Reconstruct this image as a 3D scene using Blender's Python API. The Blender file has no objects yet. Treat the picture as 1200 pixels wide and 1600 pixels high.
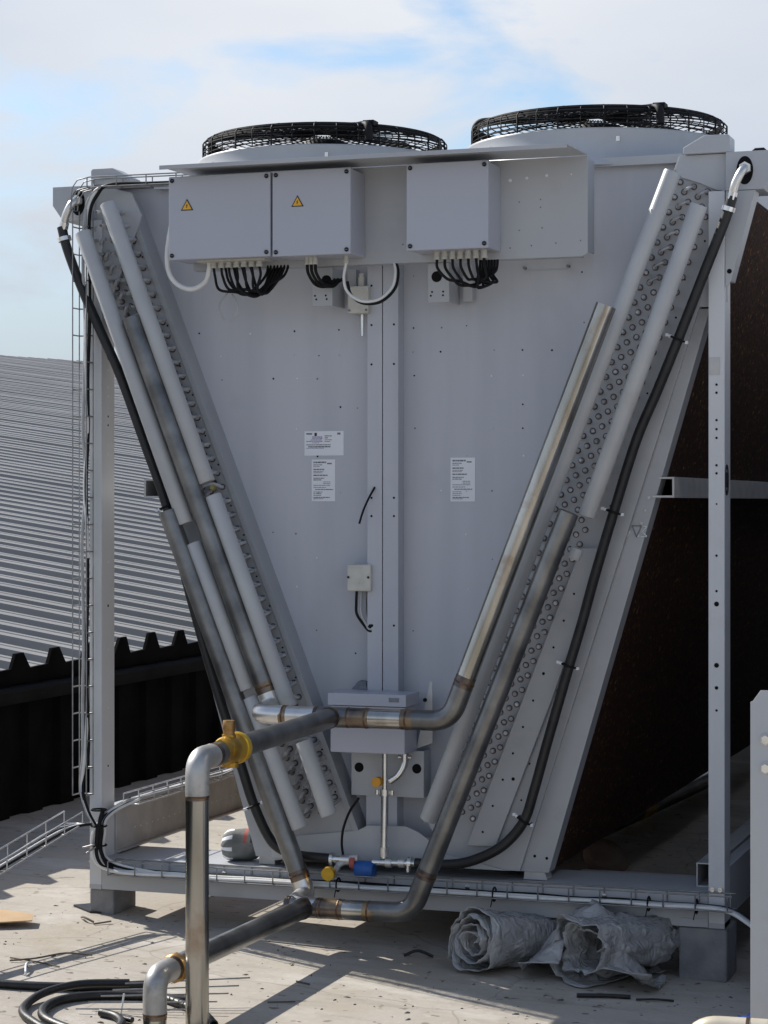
import bpy, bmesh, math, random
from mathutils import Vector, Matrix, noise
R = math.radians
random.seed(7)
S = bpy.context.scene
col = S.collection

# ------------------------------------------------------------------ camera, world, sun, exposure
cam = bpy.data.cameras.new('camera')
cam.sensor_fit = 'VERTICAL'; cam.sensor_height = 36.0
cam.lens = 3412 / 1600 * 36
cam.shift_y = -15 / 1600
cam.clip_start = 0.1; cam.clip_end = 3000
co = bpy.data.objects.new('camera', cam); col.objects.link(co)
co.location = (3.384, -6.735, 1.405); co.rotation_euler = (R(90), 0, R(19))
S.camera = co

SUN = Vector((-1.15, 0.42, 1.0)).normalized()
elev = math.asin(SUN.z)
azim = math.atan2(SUN.x, SUN.y)           # clockwise from +Y
W = bpy.data.worlds.new('World'); S.world = W; W.use_nodes = True
nt = W.node_tree; nt.nodes.clear()
def N(t, tree, **kw):
    n = tree.nodes.new(t)
    for k, v in kw.items(): setattr(n, k, v)
    return n
wo = N('ShaderNodeOutputWorld', nt); bg = N('ShaderNodeBackground', nt)
sky = N('ShaderNodeTexSky', nt, sky_type='NISHITA', sun_disc=False, sun_elevation=elev, sun_rotation=azim)
sky.air_density = 1.0; sky.dust_density = 0.6; sky.ozone_density = 1.6
tc = N('ShaderNodeTexCoord', nt); mp = N('ShaderNodeMapping', nt)
mp.inputs['Scale'].default_value = (1.0, 1.0, 2.6); mp.inputs['Location'].default_value = (-2.91, 0.17, -0.881)
n1 = N('ShaderNodeTexNoise', nt); n1.inputs['Scale'].default_value = 7.0; n1.inputs['Detail'].default_value = 9; n1.inputs['Roughness'].default_value = 0.52; n1.inputs['Distortion'].default_value = 0.25
cr = N('ShaderNodeValToRGB', nt); cr.color_ramp.elements[0].position = 0.385; cr.color_ramp.elements[1].position = 0.50
n2 = N('ShaderNodeTexNoise', nt); n2.inputs['Scale'].default_value = 3.0; n2.inputs['Detail'].default_value = 5
cr2 = N('ShaderNodeValToRGB', nt)
cr2.color_ramp.elements[0].position = 0.3; cr2.color_ramp.elements[0].color = (4.4, 4.8, 5.45, 1)
cr2.color_ramp.elements[1].position = 0.7; cr2.color_ramp.elements[1].color = (6.0, 6.1, 6.35, 1)
mx = N('ShaderNodeMixRGB', nt)
# cloud brightness falls away from the sun
dp_ = N('ShaderNodeVectorMath', nt, operation='DOT_PRODUCT'); dp_.inputs[1].default_value = SUN
nrm_ = N('ShaderNodeVectorMath', nt, operation='NORMALIZE')
mr_ = N('ShaderNodeMapRange', nt); mr_.inputs['From Min'].default_value = -0.35; mr_.inputs['From Max'].default_value = 0.45; mr_.inputs['To Min'].default_value = 0.95; mr_.inputs['To Max'].default_value = 1.0
cm_ = N('ShaderNodeVectorMath', nt, operation='SCALE')
nt.links.new(tc.outputs['Generated'], nrm_.inputs[0]); nt.links.new(nrm_.outputs[0], dp_.inputs[0]); nt.links.new(dp_.outputs['Value'], mr_.inputs['Value'])
nt.links.new(cr2.outputs['Color'], cm_.inputs[0]); nt.links.new(mr_.outputs['Result'], cm_.inputs['Scale'])
fm = N('ShaderNodeMath', nt, operation='MULTIPLY'); fm.inputs[1].default_value = 0.93
L = nt.links.new
L(tc.outputs['Generated'], mp.inputs['Vector']); L(mp.outputs['Vector'], n1.inputs['Vector']); L(mp.outputs['Vector'], n2.inputs['Vector'])
L(n1.outputs['Fac'], cr.inputs['Fac']); L(n2.outputs['Fac'], cr2.inputs['Fac']); 
sep_ = N('ShaderNodeSeparateXYZ', nt); L(nrm_.outputs[0], sep_.inputs[0])
hz_ = N('ShaderNodeMapRange', nt); hz_.inputs['From Min'].default_value = 0.05; hz_.inputs['From Max'].default_value = 0.18; hz_.inputs['To Min'].default_value = 0.88; hz_.inputs['To Max'].default_value = 0.05
up_ = N('ShaderNodeMapRange', nt); up_.inputs['From Min'].default_value = 0.24; up_.inputs['From Max'].default_value = 0.55; up_.inputs['To Min'].default_value = 1.0; up_.inputs['To Max'].default_value = 0.12
L(sep_.outputs['Z'], hz_.inputs['Value']); L(sep_.outputs['Z'], up_.inputs['Value'])
mxm = N('ShaderNodeMath', nt, operation='MULTIPLY'); L(cr.outputs['Color'], mxm.inputs[0]); L(up_.outputs['Result'], mxm.inputs[1]); L(mxm.outputs[0], fm.inputs[0])
mh_ = N('ShaderNodeMixRGB', nt); mh_.inputs['Color2'].default_value = (3.3, 3.8, 4.5, 1); L(hz_.outputs['Result'], mh_.inputs['Fac'])
L(fm.outputs[0], mx.inputs['Fac']); L(sky.outputs['Color'], mx.inputs['Color1']); L(cm_.outputs[0], mx.inputs['Color2'])
L(mx.outputs['Color'], mh_.inputs['Color1']); L(mh_.outputs['Color'], bg.inputs['Color']); L(bg.outputs['Background'], wo.inputs['Surface'])
bg.inputs['Strength'].default_value = 0.095

sl = bpy.data.lights.new('sun', 'SUN'); sl.energy = 4.0; sl.angle = R(0.5); sl.color = (1.0, 0.95, 0.87)
so = bpy.data.objects.new('sun', sl); col.objects.link(so)
so.rotation_euler = SUN.to_track_quat('Z', 'Y').to_euler(); so.location = (-20, 8, 20)
S.view_settings.view_transform = 'Standard'; S.view_settings.look = 'None'
S.view_settings.gamma = 1; S.view_settings.exposure = 0.6
S.view_settings.use_curve_mapping = False

# ------------------------------------------------------------------ materials
def mat(name, c1, c2=None, rough=0.5, metal=0.0, nscale=6, stretch=(1,1,1), lo=0.35, hi=0.65, bump=0.0, bscale=60,
        spec=0.5, rvar=0.0, c3=None, n3=1.5, t3=(0.5,0.7), rot=None, detail=6):
    m = bpy.data.materials.new(name); m.use_nodes = True
    t = m.node_tree; b = t.nodes['Principled BSDF']; K = t.links.new
    b.inputs['Roughness'].default_value = rough; b.inputs['Metallic'].default_value = metal
    b.inputs['Specular IOR Level'].default_value = spec
    tx = N('ShaderNodeTexCoord', t); mm = N('ShaderNodeMapping', t)
    mm.inputs['Scale'].default_value = stretch
    if rot: mm.inputs['Rotation'].default_value = rot
    K(tx.outputs['Object'], mm.inputs['Vector'])
    c2 = c2 or c1
    nn = N('ShaderNodeTexNoise', t); nn.inputs['Scale'].default_value = nscale; nn.inputs['Detail'].default_value = detail
    K(mm.outputs['Vector'], nn.inputs['Vector'])
    rp = N('ShaderNodeValToRGB', t)
    rp.color_ramp.elements[0].position = lo; rp.color_ramp.elements[0].color = (*c1, 1)
    rp.color_ramp.elements[1].position = hi; rp.color_ramp.elements[1].color = (*c2, 1)
    K(nn.outputs['Fac'], rp.inputs['Fac']); out = rp.outputs['Color']
    if c3:
        n_3 = N('ShaderNodeTexNoise', t); n_3.inputs['Scale'].default_value = n3; n_3.inputs['Detail'].default_value = 8
        n_3.inputs['Roughness'].default_value = 0.65
        K(tx.outputs['Object'], n_3.inputs['Vector'])
        r3 = N('ShaderNodeValToRGB', t); r3.color_ramp.elements[0].position = t3[0]; r3.color_ramp.elements[1].position = t3[1]
        K(n_3.outputs['Fac'], r3.inputs['Fac'])
        mxx = N('ShaderNodeMixRGB', t); mxx.inputs['Color2'].default_value = (*c3, 1)
        K(r3.outputs['Color'], mxx.inputs['Fac']); K(out, mxx.inputs['Color1']); out = mxx.outputs['Color']
    K(out, b.inputs['Base Color'])
    if rvar:
        mr = N('ShaderNodeMapRange', t); mr.inputs['To Min'].default_value = max(0.03, rough - rvar); mr.inputs['To Max'].default_value = min(1, rough + rvar)
        K(nn.outputs['Fac'], mr.inputs['Value']); K(mr.outputs['Result'], b.inputs['Roughness'])
    if bump:
        nb = N('ShaderNodeTexNoise', t); nb.inputs['Scale'].default_value = bscale; nb.inputs['Detail'].default_value = 5
        K(mm.outputs['Vector'], nb.inputs['Vector'])
        bp = N('ShaderNodeBump', t); bp.inputs['Strength'].default_value = bump; bp.inputs['Distance'].default_value = 0.01
        K(nb.outputs['Fac'], bp.inputs['Height']); K(bp.outputs['Normal'], b.inputs['Normal'])
    return m
M = {}
M['paint'] = mat('grey_powder_coat', (.42,.435,.455), (.475,.49,.51), rough=.42, nscale=2.2, stretch=(1,1,.35), bump=.03, bscale=5, rvar=.08, c3=(.38,.385,.39), n3=3.2, t3=(.56,.8))
M['postpaint_lit'] = mat('post_powder_coat_lit', (.60,.62,.645), (.66,.68,.70), rough=.4, nscale=2.2, stretch=(1,1,.35), bump=.03, bscale=5, rvar=.08, c3=(.52,.52,.52), n3=4, t3=(.56,.8))  # lighter copy of the frame paint: light on the posts put into colour
M['panel'] = mat('grey_sheet_panel', (.43,.45,.495), (.525,.54,.585), rough=.44, nscale=5, stretch=(1,1,.10), bump=.45, bscale=1.3, rvar=.14, c3=(.42,.435,.47), n3=2.5, t3=(.55,.8))
M['tubesheet_shaded'] = mat('tube_sheet_metal_shaded', (.37,.38,.395), (.42,.43,.445), rough=.45, metal=.1, nscale=3, bump=.03, bscale=6, rvar=.08, c3=(.32,.32,.325), n3=5, t3=(.55,.8))  # darker than the painted sheets: shade on the coil ends put into colour
M['box'] = mat('light_grey_box_enamel', (.42,.435,.495), (.46,.475,.535), rough=.36, nscale=1.2, bump=.01, bscale=30, rvar=.05)
M['galv'] = mat('galvanised_sheet', (.47,.47,.47), (.57,.57,.56), rough=.45, metal=.25, nscale=14, bump=.02, rvar=.1, c3=(.36,.35,.33), n3=4, t3=(.52,.75))
M['header'] = mat('painted_header_tube', (.42,.43,.44), (.49,.50,.50), rough=.38, nscale=5, bump=.03, bscale=40, rvar=.08, c3=(.40,.39,.36), n3=7, t3=(.58,.78))
M['steel'] = mat('bare_steel', (.30,.29,.26), (.52,.50,.46), rough=.2, metal=.97, nscale=11, stretch=(1,1,.15), bump=.05, bscale=50, rvar=.09, c3=(.26,.18,.12), n3=5, t3=(.55,.75))
M['mill'] = mat('mill_scale_steel', (.13,.13,.13), (.27,.268,.262), rough=.34, metal=.85, nscale=8, bump=.06, bscale=60, rvar=.1, c3=(.20,.16,.11), n3=5, t3=(.60,.8))
M['weld'] = mat('heat_tinted_weld', (.07,.05,.04), (.22,.13,.07), rough=.42, metal=.8, nscale=40, bump=.4, bscale=120)
M['blue_tint'] = mat('straw_heat_tint_steel', (.10,.09,.10), (.34,.25,.15), rough=.35, metal=.9, nscale=14, rvar=.1)
M['bright'] = mat('bright_fitting_steel', (.62,.60,.57), (.78,.76,.72), rough=.33, metal=.85, nscale=12, rvar=.08, bump=.03, bscale=50)
M['chrome'] = mat('plated_fitting', (.65,.65,.64), (.8,.8,.78), rough=.22, metal=1, nscale=20)
M['wire'] = mat('zinc_wire_dark', (.22,.225,.23), (.34,.34,.34), rough=.45, metal=.6, nscale=30)  # dark copy of the zinc wire: backlit look put into the colour
M['zinc'] = mat('zinc_wire_light', (.50,.50,.51), (.68,.68,.68), rough=.38, metal=.6, nscale=30)  # light copy of the same wire, brightened to show over shaded deck
M['black'] = mat('black_rubber', (.010,.010,.011), (.018,.018,.018), rough=.45, nscale=30, bump=.1, bscale=200)
M['blackplastic'] = mat('black_plastic_coat', (.008,.008,.009), (.013,.013,.014), rough=.6, nscale=20, spec=.2)
M['hole'] = mat('dark_opening', (.012,.012,.013), rough=.9, spec=.1)
M['collar'] = mat('tube_collar', (.06,.05,.06), (.11,.09,.10), rough=.5, metal=.3, nscale=50)
M['bend'] = mat('return_bend_tube', (.34,.335,.34), (.60,.59,.59), rough=.38, metal=.2, nscale=34)
M['white'] = mat('white_cable', (.70,.70,.68), (.78,.78,.76), rough=.4, nscale=20)
M['greycable'] = mat('grey_cable', (.36,.37,.38), (.46,.46,.46), rough=.45, nscale=20)
M['gland'] = mat('gland_plastic', (.50,.49,.44), (.58,.57,.52), rough=.5, nscale=30)
M['yellow'] = mat('warning_yellow', (.80,.42,.03), (.84,.47,.05), rough=.5, nscale=20)
M['inkblack'] = mat('print_black', (.015,.015,.015), rough=.6)
M['label'] = mat('label_white', (.74,.76,.80), (.78,.80,.83), rough=.45, nscale=8)
M['ink'] = mat('label_ink', (.13,.14,.17), (.22,.23,.26), rough=.6, nscale=40)
M['ink2'] = mat('label_ink_violet', (.26,.25,.42), (.36,.36,.50), rough=.6, nscale=40)
M['brass'] = mat('brass', (.40,.22,.035), (.62,.40,.07), rough=.36, metal=.75, nscale=18, bump=.06, bscale=80, rvar=.1)
M['oldbrass'] = mat('tarnished_brass', (.16,.14,.05), (.28,.23,.08), rough=.5, metal=.5, nscale=30)
M['brassdark'] = mat('brass_dull', (.34,.19,.07), (.46,.28,.11), rough=.42, metal=.8, nscale=18, bump=.05, rvar=.1)
M['yellowpaint'] = mat('yellow_valve_paint', (.58,.33,.03), (.74,.50,.05), rough=.38, metal=.5, nscale=12, bump=.06, bscale=60, c3=(.45,.25,.03), n3=14, t3=(.5,.7))
M['blueplastic'] = mat('blue_plastic', (.01,.09,.34), (.02,.12,.42), rough=.4, nscale=20)
M['bluecloth'] = mat('blue_cloth', (.06,.12,.45), (.10,.18,.56), rough=.9, nscale=60, bump=.3, bscale=120)
M['orangetag'] = mat('orange_tag', (.60,.27,.02), (.68,.33,.03), rough=.5, nscale=20)
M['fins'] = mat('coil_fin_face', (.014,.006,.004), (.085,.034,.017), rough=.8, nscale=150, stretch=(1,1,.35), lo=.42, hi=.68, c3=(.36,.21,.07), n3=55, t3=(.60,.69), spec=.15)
M['block'] = mat('concrete_block', (.20,.20,.21), (.28,.28,.28), rough=.9, nscale=14, bump=.35, bscale=70, c3=(.16,.16,.17), n3=5)
M['cladding'] = mat('dark_cladding', (.004,.004,.005), (.009,.009,.010), rough=.85, nscale=5, spec=.06)
M['coping'] = mat('dark_coping', (.010,.010,.011), (.018,.018,.019), rough=.8, nscale=5, spec=.08)
M['hallroof'] = mat('light_roof_sheet', (.22,.218,.215), (.28,.277,.273), rough=.6, nscale=.8, metal=.15, rvar=.08, c3=(.23,.225,.215), n3=.5, t3=(.48,.7), bump=.03, bscale=6)
M['sheet'] = mat('plastic_film', (.38,.38,.38), (.52,.52,.515), rough=.15, nscale=7, bump=.6, bscale=26, c3=(.66,.66,.65), n3=11, t3=(.55,.66), rvar=.12)
def creases(m):
    t = m.node_tree; b = t.nodes['Principled BSDF']; K = t.links.new
    tx = N('ShaderNodeTexCoord', t); nn = N('ShaderNodeTexNoise', t); nn.inputs['Scale'].default_value = 9
    md = N('ShaderNodeMixRGB', t); md.inputs['Fac'].default_value = .25; K(tx.outputs['Object'], md.inputs['Color1']); K(tx.outputs['Object'], nn.inputs['Vector']); K(nn.outputs['Color'], md.inputs['Color2'])
    v = N('ShaderNodeTexVoronoi', t); v.feature = 'DISTANCE_TO_EDGE'; v.inputs['Scale'].default_value = 24; K(md.outputs['Color'], v.inputs['Vector'])
    bp = N('ShaderNodeBump', t); bp.inputs['Strength'].default_value = .55; bp.inputs['Distance'].default_value = .02
    K(v.outputs['Distance'], bp.inputs['Height'])
    old = b.inputs['Normal'].links[0].from_socket; K(old, bp.inputs['Normal']); K(bp.outputs['Normal'], b.inputs['Normal'])
    b.inputs['Alpha'].default_value = .78; b.inputs['Specular IOR Level'].default_value = .9
creases(M['sheet'])
M['elbow'] = mat('brushed_elbow', (.36,.355,.34), (.52,.51,.49), rough=.42, metal=.55, nscale=10, bump=.05, bscale=60, rvar=.08, c3=(.22,.18,.14), n3=6, t3=(.56,.75))
M['cardboard'] = mat('cardboard', (.48,.33,.19), (.56,.40,.24), rough=.9, nscale=8, bump=.1)
M['twig'] = mat('dry_debris', (.10,.08,.06), (.20,.17,.13), rough=.9, nscale=20)
M['stone'] = mat('reddish_stone', (.26,.18,.15), (.34,.25,.21), rough=.95, nscale=10, bump=.4, bscale=30)
M['stripebag'] = mat('grey_woven_bag', (.13,.135,.13), (.20,.205,.20), rough=.8, nscale=25, bump=.3, bscale=60)
M['red'] = mat('faded_red_print', (.36,.08,.07), (.42,.12,.10), rough=.7, nscale=20)
M['dirt'] = mat('earth', (.16,.13,.10), (.24,.20,.15), rough=1, nscale=2)
M['wall'] = mat('hall_wall', (.20,.20,.20), (.26,.26,.25), rough=.9, nscale=2)
M['cream'] = mat('cream_pipe', (.66,.58,.44), (.76,.69,.56), rough=.4, metal=.3, nscale=9, rvar=.1)
# concrete screed of the roof deck
def concrete():
    m = bpy.data.materials.new('roof_screed'); m.use_nodes = True
    t = m.node_tree; b = t.nodes['Principled BSDF']; K = t.links.new
    b.inputs['Roughness'].default_value = .9; b.inputs['Specular IOR Level'].default_value = .25
    tx = N('ShaderNodeTexCoord', t)
    def nz(sc, det, st=(1,1,1), rz=0, ro=.6):
        mm = N('ShaderNodeMapping', t); mm.inputs['Scale'].default_value = st; mm.inputs['Rotation'].default_value = (0,0,rz)
        K(tx.outputs['Object'], mm.inputs['Vector'])
        n = N('ShaderNodeTexNoise', t); n.inputs['Scale'].default_value = sc; n.inputs['Detail'].default_value = det; n.inputs['Roughness'].default_value = ro
        K(mm.outputs['Vector'], n.inputs['Vector']); return n.outputs['Fac']
    def ramp(f, a, ca, c, cc):
        r = N('ShaderNodeValToRGB', t); r.color_ramp.elements[0].position = a; r.color_ramp.elements[0].color = (*ca,1)
        r.color_ramp.elements[1].position = c; r.color_ramp.elements[1].color = (*cc,1); K(f, r.inputs['Fac']); return r.outputs['Color']
    def mix(f, a, bcol, mode='MIX'):
        x = N('ShaderNodeMixRGB', t); x.blend_type = mode
        K(f, x.inputs['Fac'])
        K(a, x.inputs['Color1'])
        if isinstance(bcol, tuple): x.inputs['Color2'].default_value = (*bcol,1)
        else: K(bcol, x.inputs['Color2'])
        return x.outputs['Color']
    base = ramp(nz(1.3, 8), .32, (.37,.335,.29), .68, (.46,.425,.375))
    st = ramp(nz(3.0, 8, (1,5,1), R(-12)), .52, (0,0,0), .72, (1,1,1))
    c = mix(st, base, (.33,.30,.26))
    fine = ramp(nz(45, 6), .55, (0,0,0), .75, (.6,.6,.6)); c = mix(fine, c, (.52,.49,.44))
    sp = ramp(nz(26, 3, ro=.4), .66, (0,0,0), .71, (1,1,1)); c = mix(sp, c, (.20,.175,.145))
    stain = ramp(nz(1.1, 8), .52, (0,0,0), .68, (.8,.8,.8)); c = mix(stain, c, (.36,.315,.25))
    pale = ramp(nz(2.1, 9, (1,1.6,1), R(30)), .56, (0,0,0), .66, (.75,.75,.75)); c = mix(pale, c, (.53,.50,.455))
    vo = N('ShaderNodeTexVoronoi', t); vo.feature = 'DISTANCE_TO_EDGE'; vo.inputs['Scale'].default_value = 1.1
    md = N('ShaderNodeMixRGB', t); md.inputs['Fac'].default_value = .12
    nv = N('ShaderNodeTexNoise', t); nv.inputs['Scale'].default_value = 4
    K(tx.outputs['Object'], md.inputs['Color1']); K(tx.outputs['Object'], nv.inputs['Vector']); K(nv.outputs['Color'], md.inputs['Color2']); K(md.outputs['Color'], vo.inputs['Vector'])
    ck = ramp(vo.outputs['Distance'], .0, (.55,.55,.55), .004, (0,0,0)); c = mix(ck, c, (.20,.18,.15))
    K(c, b.inputs['Base Color'])
    bp = N('ShaderNodeBump', t); bp.inputs['Strength'].default_value = .5; bp.inputs['Distance'].default_value = .006
    K(nz(30, 8, (1,2.2,1), R(-12)), bp.inputs['Height']); K(bp.outputs['Normal'], b.inputs['Normal'])
    return m
M['screed'] = concrete()

# ------------------------------------------------------------------ mesh helpers
class MB:
    def __init__(s): s.bm = bmesh.new(); s.mats = []
    def mi(s, m):
        if m is None: m = 'paint'
        if m not in s.mats: s.mats.append(m)
        return s.mats.index(m)
    def _set(s, n0, m):
        i = s.mi(m); s.bm.faces.ensure_lookup_table()
        for f in s.bm.faces[n0:]: f.material_index = i
    def box(s, x0, x1, y0, y1, z0, z1, m=None):
        n0 = len(s.bm.faces)
        v = [s.bm.verts.new((x, y, z)) for x in (x0, x1) for y in (y0, y1) for z in (z0, z1)]
        for f in ((0,1,3,2),(4,6,7,5),(0,4,5,1),(2,3,7,6),(0,2,6,4),(1,5,7,3)): s.bm.faces.new([v[i] for i in f])
        s._set(n0, m); return s
    def prism(s, poly, y0, y1, m=None, axis='y'):
        """polygon in (x,z) extruded along y (or (x,y) along z, or (y,z) along x)"""
        n0 = len(s.bm.faces)
        def P(a, b, t): return {'y': (a, t, b), 'z': (a, b, t), 'x': (t, a, b)}[axis]
        A = [s.bm.verts.new(P(a, b, y0)) for a, b in poly]; B = [s.bm.verts.new(P(a, b, y1)) for a, b in poly]
        s.bm.faces.new(A); s.bm.faces.new(B[::-1]); k = len(poly)
        for i in range(k): s.bm.faces.new((A[i], B[i], B[(i+1)%k], A[(i+1)%k]))
        s._set(n0, m); return s
    def tube(s, pts, r, n=10, m=None, closed=False, cap=True, bore=0):
        n0 = len(s.bm.faces); pts = [Vector(p) for p in pts]; K = len(pts)
        rr = r if isinstance(r, (list, tuple)) else [r]*K
        rings = []; nrm = None
        for i, p in enumerate(pts):
            if closed: t = (pts[(i+1)%K] - pts[i-1])
            else: t = (pts[min(i+1, K-1)] - pts[max(i-1, 0)])
            t.normalize()
            if nrm is None:
                a = Vector((0,0,1)) if abs(t.z) < .9 else Vector((1,0,0)); nrm = (a - t*a.dot(t)).normalized()
            else:
                nrm = (nrm - t*nrm.dot(t));
                if nrm.length < 1e-6: nrm = t.orthogonal()
                nrm.normalize()
            b = t.cross(nrm)
            rings.append([s.bm.verts.new(p + (nrm*math.cos(2*math.pi*k/n) + b*math.sin(2*math.pi*k/n))*rr[i]) for k in range(n)])
        for i in range(K if closed else K-1):
            a, b = rings[i], rings[(i+1)%K]
            for k in range(n):
                f = s.bm.faces.new((a[k], a[(k+1)%n], b[(k+1)%n], b[k])); f.smooth = True
        if not closed and cap:
            for q, ring in ((0, rings[0]), (-1, rings[-1])):
                if bore:
                    t = (pts[1]-pts[0]).normalized() if q == 0 else (pts[-2]-pts[-1]).normalized()
                    c = pts[q]; inn = [s.bm.verts.new(c + (v.co-c)*bore) for v in ring]; deep = [s.bm.verts.new(c + (v.co-c)*bore + t*.12) for v in ring]
                    for k in range(n):
                        s.bm.faces.new((ring[k], ring[(k+1)%n], inn[(k+1)%n], inn[k])); s.bm.faces.new((inn[k], inn[(k+1)%n], deep[(k+1)%n], deep[k]))
                    s.bm.faces.new(deep)
                else: s.bm.faces.new(ring if q == 0 else ring[::-1])
        s.bm.faces.index_update()
        for f in s.bm.faces[n0:] if False else [q for q in list(s.bm.faces)[n0:] if not q.smooth]:
            for e in f.edges: e.smooth = False
        s._set(n0, m); return s
    def cyl(s, p0, p1, r, n=16, m=None): return s.tube([p0, p1], r, n, m)
    def lathe(s, c, prof, n=48, m=None):
        """profile of (r,z) about vertical axis at c"""
        n0 = len(s.bm.faces); rings = []
        for r, z in prof: rings.append([s.bm.verts.new((c[0]+r*math.cos(2*math.pi*k/n), c[1]+r*math.sin(2*math.pi*k/n), c[2]+z)) for k in range(n)])
        for a, b in zip(rings, rings[1:]):
            for k in range(n):
                f = s.bm.faces.new((a[k], a[(k+1)%n], b[(k+1)%n], b[k])); f.smooth = True
        s._set(n0, m); return s
    def quad(s, p, m=None):
        n0 = len(s.bm.faces); s.bm.faces.new([s.bm.verts.new(q) for q in p]); s._set(n0, m); return s
    def dot(s, x, y, z, r, m='hole', h=.0015, n=8): return s.cyl((x, y+.002, z), (x, y-h, z), r, n, m)
    def build(s, name, m='paint', parent=None, bevel=0.0, seg=2, solid=0.0):
        if not s.mats: s.mats = [m]
        s.mats = [m if q == 'paint' and m != 'paint' and 'paint' not in KEEP else q for q in s.mats]
        bmesh.ops.recalc_face_normals(s.bm, faces=s.bm.faces)
        me = bpy.data.meshes.new(name); s.bm.to_mesh(me); s.bm.free()
        for q in s.mats: me.materials.append(M[q])
        o = bpy.data.objects.new(name, me); col.objects.link(o)
        if parent: o.parent = parent
        if solid:
            k = o.modifiers.new('thick', 'SOLIDIFY'); k.thickness = solid; k.offset = 0
        if bevel:
            k = o.modifiers.new('bevel', 'BEVEL'); k.width = bevel; k.segments = seg; k.limit_method = 'ANGLE'; k.angle_limit = R(40); k.harden_normals = False
        return o
KEEP = ()
def tag(o, label=None, cat=None, group=None, kind=None):
    if label: o['label'] = label
    if cat: o['category'] = cat
    if group: o['group'] = group
    if kind: o['kind'] = kind
    return o
def empty(name, loc, label, cat, group=None):
    o = bpy.data.objects.new(name, None); col.objects.link(o); o.location = loc; o.empty_display_size = .1
    return tag(o, label, cat, group)
def adopt(child, parent):
    child.parent = parent; child.matrix_parent_inverse = Matrix.Translation(parent.location).inverted() if parent.type == 'EMPTY' else parent.matrix_basis.inverted()
    return child
def arc(c, r, a0, a1, n, ax='xz'):
    o = []
    for i in range(n+1):
        a = a0 + (a1-a0)*i/n; u, v = math.cos(a)*r, math.sin(a)*r
        o.append({'xz': (c[0]+u, c[1], c[2]+v), 'xy': (c[0]+u, c[1]+v, c[2]), 'yz': (c[0], c[1]+u, c[2]+v)}[ax])
    return o
def rounded(pts, r, n=7):
    pts = [Vector(p) for p in pts]; out = [pts[0]]
    for i in range(1, len(pts)-1):
        rr = r[i-1] if isinstance(r, (list, tuple)) else r
        a, b, c = pts[i-1], pts[i], pts[i+1]
        u = (a-b).normalized(); v = (c-b).normalized(); ang = u.angle(v)
        d = min(rr/math.tan(ang/2), (a-b).length*.48, (c-b).length*.48)
        p0, p1 = b+u*d, b+v*d
        for k in range(n+1):
            t = k/n; out.append(p0*(1-t)**2 + b*2*t*(1-t) + p1*t*t)
    out.append(pts[-1]); return out
def smooth(pts, sub=6):
    """Catmull-Rom"""
    P = [Vector(p) for p in pts]; P = [P[0]*2-P[1]] + P + [P[-1]*2-P[-2]]; o = []
    for i in range(1, len(P)-2):
        for k in range(sub):
            t = k/sub; a, b, c, d = P[i-1:i+3]
            o.append(.5*((2*b) + (c-a)*t + (2*a-5*b+4*c-d)*t*t + (3*b-a-3*c+d)*t**3))
    o.append(P[-2]); return o
def gz(x): return -0.036*x

# ------------------------------------------------------------------ setting: deck, street level, hall, parapet
g = MB(); g.quad([(-400,-400,-7),(400,-400,-7),(400,400,-7),(-400,400,-7)], 'dirt'); tag(g.build('ground', 'dirt'), kind='structure')
g = MB()
xs = [-1.235+ i*1.0 for i in range(17)]
g.prism([(x, gz(x)) for x in xs] + [(x, gz(x)-.4) for x in xs[::-1]], -14, 18, 'screed')
tag(g.build('roof_deck', 'screed'), kind='structure')

# neighbouring hall: low-pitched ribbed roof whose ribs run up towards its ridge
hall = empty('neighbouring_hall', (-6, 8, -7), 'long hall with a light grey ribbed sheet roof beyond the dark parapet', 'building')
def hz(x, y): return .42 + .135*(-x-1.6) + .0455*(y-1.0)
g = MB(); nr = Vector((.192, -.065, 1)).normalized()
rib = Vector((-1, .12, 0)); p = 0.305
prof = [(0, 0), (.16, 0), (.19, .014), (.25, .014), (.28, 0), (.42, 0), (.475, .056), (.52, .058), (.66, .058), (.685, .044), (.73, .044), (.755, .058), (.87, .058), (.935, 0)]
ys = []
for k in range(-22, 260):
    q_ = random.uniform(-.03,.03); w_ = random.uniform(.88,1.1)
    for f, h in prof: ys.append((k*p + (f + (q_ if 0 < f < .9 else 0))*p, h*w_))
def ridge_t(y): # distance along rib to reach the ridge line
    # ridge through (-10.8,18.9) heading (.32,.95)
    return ((-10.8+1.42) + .337*(y-18.9)) / (-1 - .337*(-.12)) if True else 0
prev = None; n0 = 0
for y, h in ys:
    t1 = max(.5, (19.58 - .337*(y-37.4)) / 1.0404)
    a = Vector((-1.42, y, 0)); a.z = hz(a.x, a.y) + h
    b = Vector((-1.42 - t1, y + .12*t1, 0)); b.z = hz(b.x, b.y) + h
    va, vb = g.bm.verts.new(a), g.bm.verts.new(b)
    if prev: g.bm.faces.new((prev[0], va, vb, prev[1]))
    prev = (va, vb)
g.mi('hallroof'); adopt(g.build('roof', 'hallroof'), hall)
g = MB(); g.prism([(-1.5,-7),(-1.5,.05),(-10,1.0),(-10,-7)], -4, 40, 'wall'); adopt(g.build('wall', 'wall'), hall)

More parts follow.
